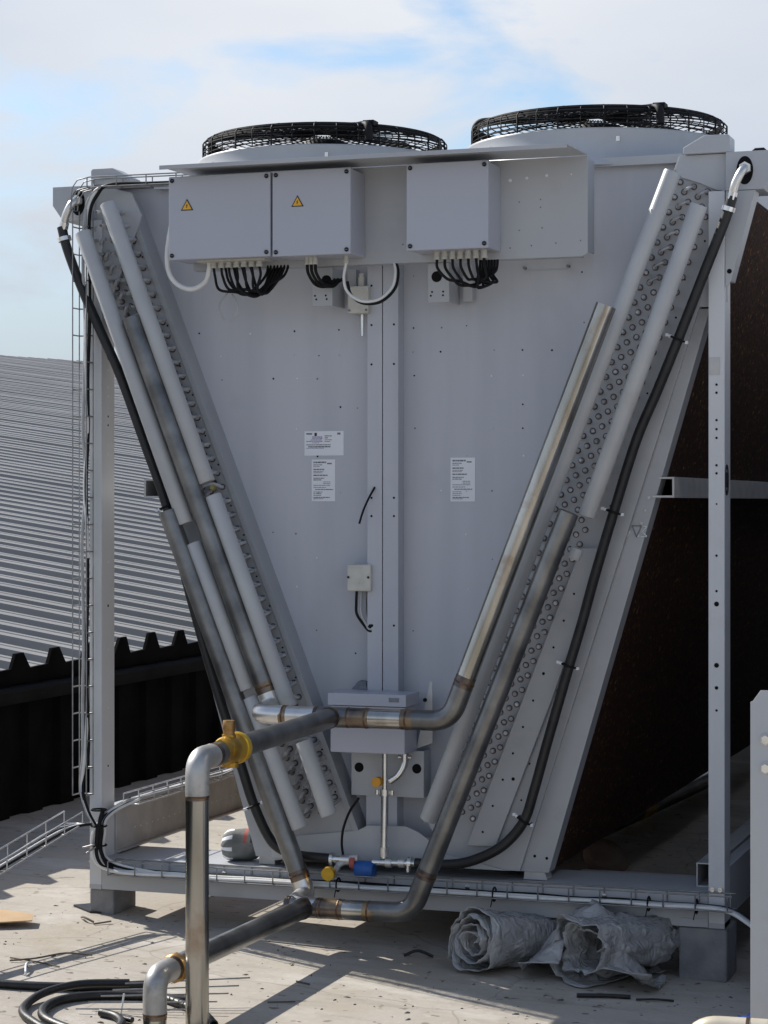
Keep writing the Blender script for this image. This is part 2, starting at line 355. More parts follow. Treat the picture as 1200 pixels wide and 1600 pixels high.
par = empty('parapet_wall', (-1.20, 4, gz(-1.20)), 'low black corrugated parapet with a saw-toothed top edge along the roof deck', 'parapet')
g = MB(); pp = []; y = -6.0
while y < 14:                                   # trapezoidal cladding, plan section
    pp += [(-1.20, y), (-1.20, y+.13), (-1.225, y+.16), (-1.225, y+.27)]; y += .30
for (a, b) in zip(pp, pp[1:]):
    g.quad([(a[0],a[1],-.2),(b[0],b[1],-.2),(b[0],b[1],.615),(a[0],a[1],.615)], 'cladding')
g.box(-1.29,-1.235,-6,14,-.2,.655,'cladding'); adopt(g.build('cladding', 'cladding'), par)
g = MB(); y = -6.23 + .06; tp = [(-6.2,.615)]     # ribbed closure: teeth in elevation (y,z)
yy = -6.2
while yy < 14:
    j = random.uniform(-.012,.012); k_ = random.uniform(-.012,.012)
    tp += [(yy, .682), (yy+.112, .685), (yy+.160+k_, .756+j), (yy+.230+k_, .758+j)]; yy += .337
    tp += [(yy-.053, .679)]
tp += [(yy, .615)]
g.prism(tp, -1.225, -1.21, 'cladding', axis='x'); adopt(g.build('ribbed_edge', 'cladding'), par)
g = MB(); g.prism([(-1.235,.54),(-1.16,.54),(-1.152,.565),(-1.152,.592),(-1.16,.604),(-1.235,.612)], -6, 14, 'coping'); adopt(g.build('rail', 'coping', bevel=.003), par)

# ------------------------------------------------------------------ the dry cooler
CX, LEN = 1.10, 9.0
dc = empty('dry_cooler', (1.1, 0, gz(1.1)), 'large V-shaped grey dry cooler with two roof fans, standing on concrete blocks', 'dry cooler')
def part(g, name, m='paint', parent=None, bevel=0.0, label=None, **k):
    o = g.build(name, m, None, bevel, **k)
    if parent is None or parent is dc: adopt(o, dc)
    else: o.parent = parent
    if label: o['label'] = label
    return o
# posts (front pair and the rear pair)
def post(x0, x1, y0, holes):
    g = MB(); t = .004
    g.prism([(x0,y0),(x1,y0),(x1,y0+.1),(x1-.012,y0+.1),(x1-.012,y0+.096),(x1-t,y0+.096),(x1-t,y0+t),(x0+t,y0+t),(x0+t,y0+.1),(x0,y0+.1)], .085, 2.37, 'postpaint_lit', axis='z')
    for z, r in holes: g.dot((x0+x1)/2, y0, z, r)
    return g
hr = [(1.77,.004),(1.745,.004),(1.66,.004),(1.632,.004),(1.605,.004),(1.52,.004),(1.495,.004),(1.40,.003),(1.13,.004),(1.09,.008),(.90,.008),(.83,.006),(.76,.004),(1.24,.004)]
g = post(2.13, 2.18, 0, hr)
g.box(2.131,2.166,-.0016,.0,1.80,1.855,'galv')
rp_ = part(g, 'post', bevel=.0012)
g = MB()
for dx in (-.012,.012):
    g = MB(); g.cyl((2.155+dx,0,.205),(2.155+dx,-.008,.205),.008,6,'chrome'); part(g, 'bolt', 'chrome', rp_)

g = MB()   # oval emblem plate on the right post
ov = [(2.180, ) ]
ring = [(2.1815, .030+.022*math.cos(a), 1.475+.046*math.sin(a)) for a in [2*math.pi*i/28 for i in range(28)]]
g.tube(ring, .0028, 6, 'inkblack', closed=True)
for a, b in (((.018,1.452),(.020,1.498)),((.020,1.498),(.038,1.452)),((.038,1.452),(.042,1.498))):
    g.cyl((2.1815,a[0],a[1]),(2.1815,b[0],b[1]),.0026,6,'inkblack')
part(g, 'emblem', 'inkblack', rp_)
hl = [(1.90,.005),(1.86,.004),(1.80,.004),(1.77,.004),(1.70,.004),(1.67,.004),(1.60,.004),(1.57,.004),(1.2,.004),(1.05,.005),(.9,.004),(.7,.004),(.5,.004)]
g = post(0.0, .045, 0, [])
for z, r in hl:
    g.cyl((.044,.05,z),(.0465,.05,z),r,8,'label' if random.random()<.6 else 'hole')  # holes as discs; white ones paint the bright background showing through
part(g, 'post', bevel=.0012)
for x0, x1 in ((0,.045),(2.13,2.18)): part(post(x0, x1, LEN-.1, []), 'post')
# base frame
g = MB()   # front base rail: channel, flange on top reaching inwards
g.prism([(0,.085),(0,.19),(.29,.19),(.29,.165),(.284,.165),(.284,.182),(.006,.182),(.006,.097),(.07,.097),(.07,.085)], .046, 2.129, 'paint', axis='x')
for x in (.5,.9,1.35,1.8): g.cyl((x,0,.165),(x,-.006,.165),.009,6,'chrome')
part(g, 'base_rail', bevel=.0015)
for a_ in ((0,.045,-.001,.1,.0842,.1),(2.13,2.18,-.001,.1,.0842,.1)):
    g = MB(); g.box(*a_,'paint'); part(g,'foot_plate')
g = MB(); g.box(2.04,2.129,-.004,-.0005,.086,.112,'paint'); part(g,'end_plate')
g = MB(); g.prism([(0,.085),(0,.19),(-.08,.19),(-.08,.178),(-.006,.178),(-.006,.085)], .046, 2.129, 'paint', axis='x')
o = part(g, 'base_rail'); o.location.y += LEN
g = MB(); g.prism([(.012,.19),(.047,.19),(.065,.196),(.066,.203),(.051,.203),(.051,.35),(.066,.351),(.066,.358),(.012,.358)], .105, LEN-.1, 'galv'); 
for i in range(60): g.cyl((.0505,.25+i*.048,.262+random.uniform(-.002,.002)),(.0525,.25+i*.048,.262),.0035,6,'label')
part(g, 'side_rail', 'galv', bevel=.001)
g = MB(); g.prism([(2.135,.10),(2.175,.10),(2.175,.26),(2.135,.26)], .105, LEN-.1, 'paint'); part(g, 'side_rail', bevel=.002)
g = MB()   # open end of the hollow support beside the right post
for a in ((2.07,2.13,.19,.194),(2.07,2.13,.262,.266),(2.07,2.074,.194,.262),(2.126,2.13,.194,.262)): g.box(a[0],a[1],.115,LEN-.2,a[2],a[3],'galv')
part(g, 'hollow_rail', 'galv', bevel=.0008)
g = MB(); g.box(1.60,2.065,.44,.53,.06,.155,'galv'); part(g, 'cross_rail', 'galv', bevel=.002)
for yb in (5.2, 7.2):
    g = MB(); g.box(.07,2.06,yb,yb+.07,.10,.19,'paint'); part(g, 'cross_rail', bevel=.002)
# V bodies: coils -------------------------------------------------
def line(z, a, b): return a[0] + (b[0]-a[0])*(z-a[1])/(b[1]-a[1])
RO = ((2.126,2.011),(1.606,.219)); RI = ((2.02,2.45),(1.175,.30))
def mx_(p): return (2*CX-p[0], p[1])
# header tubes
def header(p0, p1, r=.0275):
    g = MB(); a, b = Vector(p0), Vector(p1); t = (b-a).normalized()
    g.tube([a, a+t*.004, b-t*.004, b], [r*.93, r, r, r*.93], 24, 'header')
    o = part(g, 'header_tube', 'header')
    g = MB(); k = int((b-a).length/.05)
    for i in range(k):
        q = a + t*(.03 + .05*i)
        if q.z < .33 or (q-a).length > (b-a).length-.02: continue
        g.tube([(q.x,q.y,q.z),(q.x,q.y+.05,q.z+.004),(q.x,.03,q.z+.012)], .0062, 7, 'bend', cap=False)
    part(g, 'feeder_stubs', 'bend', o)
yh = -.09
for side in (1, -1):
    f = (lambda p: p) if side == 1 else mx_
    top = 2.37
    poly = [f((line(top,*RO)-.004, top)), f((line(.22,*RO)-.004, .22)), f((line(.22,*RO)-.20, .22)), f((line(top,*RO)-.24, top))]
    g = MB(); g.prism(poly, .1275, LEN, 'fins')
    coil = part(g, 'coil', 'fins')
    # tube sheet (folded back along the inner edge)
    if side == 1:
        ps = [(2.03,2.486),(2.182,2.486),(2.182,2.3),(2.12,2.14),(2.10,2.03),(1.515,.222),(1.29,.222),(1.20,.37)]
    else:
        ps = [(.0,2.46),(.135,2.44),(.966,.33),(.93,.25),(.67,.212),(.612,.27),(.585,.41),(.09,2.0),(.06,2.05),(.02,2.30)]
    g = MB(); g.prism(ps, .03, .07, 'tubesheet_shaded')
    if side == -1: g.prism([(.118,2.43),(.137,2.435),(.968,.325),(.949,.32)], .024, .12, 'tubesheet_shaded')
    else: g.prism([(2.02,2.44),(2.035,2.44),(1.205,.365),(1.19,.36)], .024, .12, 'tubesheet_shaded')
    # small screws along the sheet
    for i in range(16):
        z = .45+i*.118
        if side == 1: g.dot(line(z,(2.086,2.14),(1.47,.30))-.012*(i%3), .03, z, .0035)
        else: g.dot(line(z,(.108,2.40),(.926,.33))+.008, .03 if False else .024, z+.02*(i%2), .0032)
    sh = part(g, 'tube_sheet', 'tubesheet_shaded', coil, bevel=.0012)
    # tube ends: staggered collars, return bends between neighbours
    if side == 1: O = Vector((2.134,2.342)); d = Vector((.366,.931)); nn = Vector((-.931,.366)); off = 0.0
    else: O = Vector((.066,2.342)); d = Vector((-.366,.931)); nn = Vector((.931,.366)); off = -.052
    def hole(c, r): return O - d*(.05*r - (.025 if c % 2 else 0)) + nn*(off + .023*c)
    g = MB(); g2 = MB(); cnt = 0
    for r in range(43):
        for c in range(6):
            h = hole(c, r)
            if h.y < .30: continue
            fy = .006 if side == 1 and c == 0 and h.y < 1.25 else .03
            g.cyl((h.x,fy+.002,h.y),(h.x,fy-.0025,h.y),.0102,12,'collar')
            if side == 1:
                s_ = MB() if cnt < 100 else g2
                q_ = random.uniform(-.0022,.0022); w_ = random.uniform(-.0022,.0022); e_ = random.uniform(.004,.010)
                s_.tube([(h.x,fy,h.y),(h.x+q_*.6,fy-e_,h.y+w_*.6),(h.x+q_,fy-e_-.0025,h.y+w_)], [.0072,.0070,random.uniform(.0035,.0058)], 10, random.choice(('bend','bend','bend','collar')) if False else 'bend')
                if cnt < 100: part(s_, 'tube_end', 'bend', coil); cnt += 1
        for c in ((1,3) if side == 1 and r < 7 else (0,2) if side == -1 else ()):
            a, b = hole(c, r), hole(c+1, r)
            if a.y < .30 or b.y < .30: continue
            mid = (a+b)/2; u = (b-a)/2; dep = .03 if side == 1 else .034
            pts = [(a.x,.03,a.y),(a.x,.022,a.y)]
            for k in range(1, 8):
                th = math.pi*k/8; q = mid - u*math.cos(th); pts.append((q.x, .022 - dep*.55*math.sin(th), q.y))
            pts += [(b.x,.022,b.y),(b.x,.03,b.y)]
            if side == 1: s_ = MB(); s_.tube(pts, .0045, 8, 'bend', cap=False); part(s_, 'return_bend', 'bend', coil)
            else: g2.tube(pts, .0068, 7, 'bend', cap=False)
    if side == -1:
        g3 = MB()
        for r in range(43):
            h = hole(5, r)
            if h.y < .34: continue
            j_ = random.uniform(-.002,.002)
            g3.tube(smooth([(h.x,.03,h.y),(h.x+.001,.012,h.y),(h.x-.006,-.006,h.y+.004+j_),(h.x-.020,-.020,h.y+.008+j_),(h.x-.036,-.045,h.y+.002),(h.x-.050,-.085,h.y-.004)],4), .0064, 7, 'header', cap=False)
        tag(part(g3, 'feeder_bends', 'header', coil), kind='stuff')
    tag(part(g, 'tube_collars', 'collar', coil), kind='stuff')
    tag(part(g2, 'tube_ends' if side == 1 else 'return_bends', 'bend', coil), kind='stuff')
    if side == 1:
        g = MB(); g.prism([(1.722,1.26),(1.80,1.26),(1.62,.76),(1.44,.30),(1.345,.30)], .006, .0295, 'tubesheet_shaded')
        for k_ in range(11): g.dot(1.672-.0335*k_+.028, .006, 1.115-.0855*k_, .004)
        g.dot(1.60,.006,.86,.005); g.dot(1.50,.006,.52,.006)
        part(g, 'cover_sheet', 'tubesheet_shaded', coil, bevel=.010, seg=4)
        header((1.735,yh,1.262),(1.722,yh,1.228),.020)
    # outer casing sheet
    cs = [(2.126,2.011),(1.606,.219),(1.505,.219),(2.045,2.011)]
    g = MB(); g.prism([f(p) for p in cs], .048, .127, 'tubesheet_shaded')
    if side == 1:
        for z in (1.42,1.38,1.34,1.30): g.cyl((line(z,*RO)-.022,.05,z),(line(z,*RO)-.022,.045,z),.006,6,'galv')
        for x,z in ((1.56,.27),(1.60,.265)): g.dot(x,.048,z,.005)
        # plain two-tone badge: inverted triangle between two stroke marks
        bx, bz = 1.862, 1.295
        for a, b in (((0,.036),(.03,.036)),((.03,.036),(.015,0)),((.015,0),(0,.036))): g.cyl((bx+.016+a[0],.0455,bz+a[1]),(bx+.016+b[0],.0455,bz+b[1]),.0018,6,'ink')
        for a, b in (((.002,.036),(.016,.036)),((.002,.034),(.002,.02)),((.002,.02),(.014,.018)),((.014,.018),(.006,.002))): g.cyl((bx+a[0]-.004,.0455,bz+a[1]),(bx+b[0]-.004,.0455,bz+b[1]),.0018,6,'label')
        for a, b in (((.05,.036),(.064,.034)),((.064,.034),(.05,.018)),((.05,.018),(.064,.003)),((.044,.002),(.064,.002))): g.cyl((bx+a[0],.0455,bz+a[1]),(bx+b[0],.0455,bz+b[1]),.0018,6,'label')
    part(g, 'coil_casing', 'tubesheet_shaded', coil, bevel=.001)
    # mid-height stiffening rail along the coil face
    g = MB(); zz = 1.455; xo = line(zz,*RO)
    pr = [f((xo-.02,zz-.035)),f((xo+.05,zz-.035)),f((xo+.05,zz+.03)),f((xo-.0,zz+.03)),f((xo-.0,zz+.024)),f((xo+.043,zz+.024)),f((xo+.043,zz-.028)),f((xo-.02,zz-.028))]
    g.prism(pr, .04, LEN, 'galv'); part(g, 'coil_rail', 'galv', coil, bevel=.001)
for a, b in (((2.036,2.424),(1.244,.389)), ((2.117,2.317),(1.765,1.363)), 
             ((.019,2.318),(.401,1.335)), ((.429,1.270),(.622,.79)), ((.632,.765),(.805,.342)),
             ((.112,2.411),(.477,1.471)), ((.498,1.428),(.769,.736)), ((.818,.627),(.907,.389))):
    header((a[0],yh,a[1]), (b[0],yh,b[1]))
for x, z in ((.488,1.450),(.795,.648)):
    g = MB(); g.cyl((x,yh+.03,z),(x+.010,yh-.002,z+.004),.010,10,'oldbrass'); g.cyl((x+.010,yh-.002,z+.004),(x+.012,yh-.010,z+.005),.007,6,'oldbrass'); part(g, 'vent_plug', 'oldbrass')
# end panel of the V ------------------------------------------------
g = MB()
pl = [(.0,2.488),(2.14,2.488),(1.20,.30),(.92,.30)]
g.prism(pl, .118, .126, 'panel')
def inside(x, z): return .18+(.98-.18)*(2.4-z)/2.1 < x < 2.0-(2.0-1.2)*(2.4-z)/2.1
for z in (2.15,1.98,1.90,1.82,1.72,1.65,1.56,1.44,1.30,1.22,1.12,.98,.9):
    for x in (.28,.36,.44,.55,.63,.71,.79,.87,.93,1.13,1.22,1.31,1.40,1.50,1.60,1.70):
        if inside(x, z) and random.random() < .42:
            g.dot(x+random.uniform(-.006,.006), .118, z+random.uniform(-.004,.004), random.choice((.0022,.003,.0034)), random.choice(('hole','hole','ink','label','galv')))
pan = part(g, 'end_panel', 'panel', bevel=.001)
def label_card(x0, x1, z0, z1, kind):
    g = MB(); g.box(x0, x1, .1165, .1182, z0, z1, 'label'); y0, y1 = .1158, .1164
    w, h = x1-x0, z1-z0; rnd = random.Random(int(x0*1000))
    def dash(xa, xb, z, t, m='ink'):
        x = xa
        while x < xb-.002:
            l = rnd.uniform(.004,.012); g.box(x, min(x+l,xb), y0, y1, z-t/2, z+t/2, m); x += l+.0016
    if kind == 'tall':
        for fz, fx0, fx1, t in ((.93,.08,.62,.005),(.87,.08,.48,.0025),(.83,.08,.36,.002),(.76,.08,.56,.004),(.71,.08,.5,.002),(.68,.08,.45,.002),(.62,.08,.68,.004),(.55,.08,.54,.003),(.51,.08,.45,.003),
                (.46,.5,.8,.002),(.42,.5,.8,.002),(.38,.08,.8,.002),(.33,.08,.6,.002),(.28,.15,.92,.003),(.22,.08,.46,.002),(.18,.08,.46,.002),(.14,.08,.4,.002),(.09,.08,.78,.003),(.06,.08,.5,.002)):
            dash(x0+w*fx0, x0+w*fx1, z0+h*fz, t)
        g.box(x0+w*.66,x0+w*.86,y0,y1,z0+h*.885,z0+h*.915,'ink')
    else:
        g.box(x0+w*.05,x0+w*.2,y0,y1,z0+h*.86,z0+h*.92,'ink'); g.box(x0+w*.26,x0+w*.32,y0,y1,z0+h*.80,z0+h*.93,'inkblack'); g.box(x0+w*.84,x0+w*.92,y0,y1,z0+h*.85,z0+h*.93,'ink')
        for fz, a, b, t, m in ((.76,.2,.46,.004,'ink2'),(.70,.2,.46,.003,'ink2'),(.64,.16,.46,.003,'ink2'),(.58,.05,.46,.003,'ink2'),(.52,.2,.4,.002,'ink2'),(.80,.52,.7,.003,'ink'),(.72,.52,.6,.003,'ink'),(.64,.52,.7,.002,'ink'),(.57,.52,.66,.002,'ink'),(.44,.05,.68,.0025,'ink'),(.36,.1,.68,.004,'ink'),(.3,.05,.5,.002,'ink2')):
            dash(x0+w*a, x0+w*b, z0+h*fz, t, m)
    o = part(g, 'label_sticker', 'label', pan)
label_card(.742,.882,1.562,1.644,'wide'); label_card(.768,.852,1.409,1.549,'tall'); label_card(1.256,1.340,1.408,1.552,'tall')
# centre column: two folded strips
g = MB(); g.box(.985,1.0365,.062,.117,.60,2.19,'panel'); g.box(1.0395,1.093,.062,.117,.60,2.19,'panel'); g.box(1.0365,1.0395,.07,.117,.60,2.19,'hole')
for z in (2.12,1.99,1.86,1.42,1.36,1.0): 
    for x in (1.0,1.078): g.dot(x,.062,z,.004)
part(g, 'centre_column', 'panel', bevel=.002)
g = MB(); g.box(.985,1.093,.05,.117,.30,.60,'panel'); part(g, 'column_foot', 'panel', bevel=.002)
g = MB(); g.tube(smooth([(1.012,.06,1.455),(.998,.035,1.415),(.985,.02,1.375),(.972,.02,1.335)],5), .0035, 8, 'blackplastic'); part(g, 'cable_tail', 'blackplastic')
# bottom plate that closes the V
g = MB(); g.prism([(.66,.222),(.66,.25),(.76,.30),(.966,.327),(1.0,.345),(1.035,.345),(1.132,.348),(1.176,.331),(1.274,.263),(1.479,.222)], .0225, .0285, 'paint'); part(g, 'bottom_plate', bevel=.001)
for q_ in ([(1.52,.192),(1.60,.192),(1.58,.26),(1.53,.27)], [(.60,.192),(.66,.192),(.66,.25),(.61,.27)]):
    g = MB(); g.prism(q_, .055, .12, 'galv'); part(g, 'support_bracket', 'galv', bevel=.002)
# top deck, shroud lip
g = MB(); g.box(.06,2.13,.10,LEN,2.489,2.503,'paint'); g.box(.2,2.03,.088,.10,2.478,2.506,'paint'); g.box(.0,.06,.1,LEN,2.40,2.503,'paint'); g.box(2.13,2.2,.1,LEN,2.40,2.503,'paint'); part(g, 'top_deck', bevel=.001)
# corner caps, tabs, gussets
def caps(side):
    f = (lambda p: p) if side == 1 else mx_
    g = MB(); g.prism([f(p) for p in ((2.184,2.37),(2.184,2.489),(2.34,2.489),(2.34,2.425),(2.30,2.37))], -.002, .16, 'paint')
    cx, cz = (2.243,2.430) if side == 1 else (2*CX-2.243-.0,2.432)
    ovl = [(cx+ .026*math.cos(a), cz+.044*math.sin(a)) for a in [2*math.pi*i/28 for i in range(28)]]
    g.prism(ovl, -.0035, -.001, 'hole')
    o = part(g, 'corner_cap', bevel=.003)
    g = MB(); g.prism([f(p) for p in ((2.05,2.4895),(2.05,2.51),(2.115,2.545),(2.19,2.545),(2.196,2.54),(2.196,2.4895))], .0, .09, 'paint'); part(g, 'lifting_tab', bevel=.003)
    if side == 1:
        g = MB(); g.prism([(2.036,2.488),(2.182,2.488),(2.182,2.371),(2.15,2.376),(2.10,2.40),(2.042,2.42),(2.021,2.447)], .018, .0292, 'paint'); part(g, 'corner_plate', bevel=.001)
        g = MB(); g.prism([(2.184,2.3685),(2.275,2.3685),(2.20,2.09),(2.182,2.07)], -.0005, .006, 'paint'); g.prism([(2.265,2.3685),(2.275,2.3685),(2.20,2.09),(2.19,2.09)], .006, .075, 'paint'); g.dot(2.195,-.0005,2.12,.008)
        part(g, 'wing_bracket', bevel=.001)
        g = MB(); g.prism([(2.035,2.015),(2.129,2.015),(2.182,2.03),(2.182,2.3705),(2.10,2.3705)], .0305, .046, 'paint'); g.dot(2.15,.0305,2.11,.004); part(g, 'gusset_plate', bevel=.001)
    else:
        g = MB(); g.prism([(.03,2.488),(.15,2.46),(.19,2.38),(.046,2.02),(.046,2.05),(-.03,2.372),(-.03,2.488)], .012, .022, 'paint'); part(g, 'gusset_plate', bevel=.001)
    # outlet elbow in the oval opening
    g = MB(); sx = cx
    g.tube(smooth([(sx+.004,.03,cz+.004),(sx+.004,-.02,cz+.004),(sx-.004,-.045,cz-.012),(sx-.022,-.05,cz-.05),(sx-.032,-.045,cz-.085)],6), .0135, 14, 'bright')
    g.cyl((sx-.028,-.047,cz-.072),(sx-.034,-.045,cz-.094),.0175,6,'chrome'); g.cyl((sx+.004,-.012,cz+.004),(sx+.004,-.03,cz+.004),.019,6,'bright')
    part(g, 'outlet_elbow', 'bright')
caps(1); caps(-1)
g = MB(); g.box(2.205,2.26,.3,.5,2.503,2.53,'blackplastic'); g.tube([(2.21,.31,2.53),(2.225,.31,2.542),(2.25,.31,2.542),(2.262,.31,2.53)],.006,6,'blackplastic'); part(g, 'cable_guide', 'blackplastic')
# control cabinet back plate with canopy
g = MB(); g.prism([(.40,2.496),(1.753,2.496),(1.753,2.19),(1.735,2.18),(.40,2.18)], -.03, -.026, 'paint'); g.box(1.749,1.753,-.026,.06,2.195,2.49,'paint'); g.box(.40,1.73,-.026,.02,2.18,2.184,'paint')
for x,z,r in ((1.50,2.43,.006),(1.555,2.435,.005),(1.62,2.44,.005),(1.70,2.44,.003)): g.dot(x,-.03,z,r,'label')
for x,z in ((1.16,2.28),(1.14,2.24),(1.53,2.36),(1.60,2.365),(1.60,2.34),(1.53,2.27),(1.605,2.275),(1.50,2.215),(1.57,2.22),(1.65,2.225),(1.73,2.23)): g.dot(x,-.03,z,.0026,'ink')
bp = part(g, 'mounting_plate', bevel=.001)
g = MB(); g.prism([(.378,-.25),(1.742,-.25),(1.753,-.03),(.39,-.03)], 2.4975, 2.5015, 'paint', axis='z'); g.box(.378,1.742,-.2535,-.25,2.488,2.5015,'paint'); part(g, 'canopy', 'paint', bp, bevel=.0008)
for x0 in (1.53, 1.0):
    pass
g = MB(); g.cyl((1.51,.118,2.165),(1.51,.10,2.165),.005,8,'ink'); g.cyl((1.655,.118,2.166),(1.655,.10,2.166),.005,8,'ink'); g.box(1.51,1.655,.116,.1175,2.158,2.1595,'panel'); part(g, 'slot_strip', 'galv')
# control boxes
def control_box(x0, x1, z0, z1, sign, label):
    g = MB(); g.box(x0, x1, -.157, -.031, z0, z1, 'box'); b = part(g, 'control_box', 'box', bevel=.004, label=label)
    g = MB(); g.box(x0-.002, x1+.002, -.178, -.159, z0-.002, z1+.002, 'box'); lid = part(g, 'lid', 'box', b, bevel=.003)
    for x in (x0+.011, x1-.011):
        for z in (z0+.012, z1-.012):
            g = MB(); g.cyl((x,-.1775,z),(x,-.1815,z),.0072,10,'blackplastic'); g.box(x-.005,x+.005,-.1822,-.1817,z-.001,z+.001,'ink'); part(g, 'screw', 'blackplastic', b)
    if sign:
        sx, sz, s = sign
        g = MB()
        def tri(k, cy): return [(sx-k*.5, cy-k*.30), (sx+k*.5, cy-k*.30), (sx, cy+k*.56)]
        g.prism(tri(s, sz), -.1796, -.1782, 'inkblack'); g.prism(tri(s*.76, sz-.0002), -.1804, -.1797, 'yellow')
        q = s*.5
        bolt = [(.02,.42),(-.20,-.02),(-.02,.02),(-.10,-.30),(-.17,-.26),(-.06,-.52),(.10,-.30),(.0,-.30),(.14,.12),(-.03,.10),(.12,.42)]
        g.prism([(sx+a*q*.9, sz+.002+b_*q*.62) for a, b_ in bolt], -.1809, -.1805, 'inkblack')
        part(g, 'warning_sign', 'yellow', b)
    return b
b1 = control_box(.379,.735,2.203,2.473,(.444,2.375,.044),None)
b2 = control_box(.746,1.011,2.201,2.474,(.832,2.37,.042),None)
b3 = control_box(1.203,1.469,2.203,2.474,None,None)
def gland(b, x, r=.010, y=-.10):
    g = MB(); g.cyl((x,y,2.2035),(x,y,2.186),r,10,'gland'); g.cyl((x,y,2.186),(x,y,2.178),r*1.25,6,'gland'); part(g, 'cable_gland', 'gland', b)
def cable(b, pts, r=.0046, m='blackplastic'):
    g = MB(); g.tube(smooth(pts,6), r, 8, m); part(g, 'cable', m, b)
g = MB(); g.box(.46,.70,-.135,-.065,2.196,2.2025,'gland'); part(g,'gland_plate','gland',b1)
for i in range(7):
    x = .505+.027*i; gland(b1, x)
    ex = .625 + .016*(i-3) + random.uniform(-.01,.01)
    cable(b1, [(x,-.10,2.18),(x+.006,-.103,2.15),(x+(ex-x)*.5+random.uniform(-.006,.006),-.11+random.uniform(-.02,.02),2.105),(ex+.02,-.10+random.uniform(-.02,.015),2.085+random.uniform(-.006,.022)),(ex+.055-.005*i+random.uniform(-.01,.01),-.07,2.105+random.uniform(-.01,.02)),(.665+.011*i,-.045,2.15),(.668+.0125*i,-.02,2.20)])
for i in range(4):
    x = .54+.03*i
    cable(b1, [(x,-.085,2.18),(x+.015,-.085,2.13),(.60+.02*i,-.08,2.09),(.66+.012*i,-.06,2.11),(.69+.01*i,-.02,2.185)])
cable(b1, [(.555,-.10,2.095),(.53,-.11,2.06),(.535,-.112,2.02),(.565,-.112,2.0),(.595,-.11,2.03),(.585,-.105,2.07),(.57,-.1,2.09)], .003, 'greycable')
for i in range(3):
    x = .835+.014*i; gland(b2, x, .008)
    cable(b2, [(x,-.10,2.18),(x+.004,-.1,2.15),(x+.016,-.07,2.118),(x+.034,-.03,2.112),(x+.046,-.005,2.13),(x+.05,.02,2.14)], .0055)
gland(b2,.97,.008)
cable(b2, [(.970,-.10,2.18),(.962,-.10,2.13),(.975,-.10,2.085),(1.02,-.095,2.055),(1.075,-.08,2.06),(1.112,-.055,2.10),(1.118,-.04,2.15),(1.105,-.02,2.19)], .005, 'white')
cable(b2, [(.972,-.095,2.12),(.985,-.092,2.075),(1.025,-.088,2.048),(1.08,-.075,2.053),(1.119,-.05,2.095),(1.126,-.035,2.15),(1.11,-.02,2.19)], .005, 'blackplastic')
for i in range(7):
    x = 1.278+.026*i; gland(b3, x)
    ex = 1.35 + .012*i
    cable(b3, [(x,-.10,2.18),(x+.004,-.105,2.15),(x+(ex-x)*.35+.012,-.11+random.uniform(-.02,.02),2.115),(ex+.01+random.uniform(-.02,.01),-.10,2.092+random.uniform(-.012,.022)),(ex+.045,-.07,2.095+random.uniform(-.01,.015)),(1.395+.009*i,-.05,2.112+.003*i),(1.40+.0095*i,-.035,2.15),(1.40+.0095*i,-.02,2.20)], .0046)
# brackets under the plate
for x0, x1 in ((.815,.886),(1.216,1.288)):
    g = MB(); g.box(x0,x1,-.002,.004,2.052,2.179,'paint'); g.box(x1-.004,x1,.004,.117,2.052,2.179,'paint'); g.box(x1+.02,x1+.052,.085,.117,2.06,2.179,'paint')
    cx, cz = x0+.05, 2.135
    if x0 > 1: cx = x0+.03
    g.dot(cx,-.002,cz,.018,n=16)
    for dx in (.013,.05):
        for dz in (.022,.034): g.dot(x0+dx+random.uniform(-.003,.003),-.002,2.052+dz,.0035)
    part(g, 'hanger_bracket', bevel=.0012)
# temperature sensor and small junction box
g = MB(); g.box(.925,.998,.035,.117,2.028,2.118,'gland'); s1 = part(g, 'sensor_box', 'gland', bevel=.004)
g = MB(); g.cyl((.962,.07,2.117),(.962,.07,2.15),.012,8,'gland'); g.cyl((.962,.07,2.15),(.962,.07,2.162),.009,8,'gland'); part(g, 'cable_gland', 'gland', s1)
g = MB(); g.cyl((.965,.07,2.029),(.965,.07,1.955),.006,10,'chrome'); part(g, 'probe', 'chrome', s1)
for x in (.932,.991):
    g = MB(); g.cyl((x,.0352,2.038),(x,.032,2.038),.004,6,'ink'); part(g, 'screw', 'ink', s1)
g = MB(); g.box(.919,1.003,.045,.117,1.112,1.20,'gland'); s2 = part(g, 'junction_box', 'gland', bevel=.005)
for x in (.925,.995):
    g = MB(); g.cyl((x,.0452,1.158),(x,.042,1.158),.0045,6,'inkblack'); part(g, 'screw', 'inkblack', s2)
g = MB()
g.cyl((.96,.0452,1.138),(.96,.043,1.138),.004,8,'galv'); part(g, 'screw', 'inkblack', s2)
for dx, m in ((.0,'blackplastic'),(.016,'greycable'),(.04,'blackplastic'),(.054,'blackplastic')):
    x = .942+dx
    cable(s2, [(x,.08,1.114),(x,.075,1.07),(x+.004,.07,1.035-.2*dx*.5),(x+.03-dx*.4,.066,1.0),(.992,.062,.982+dx*.3),(1.01,.075,.98+dx*.3)], .0048, m)
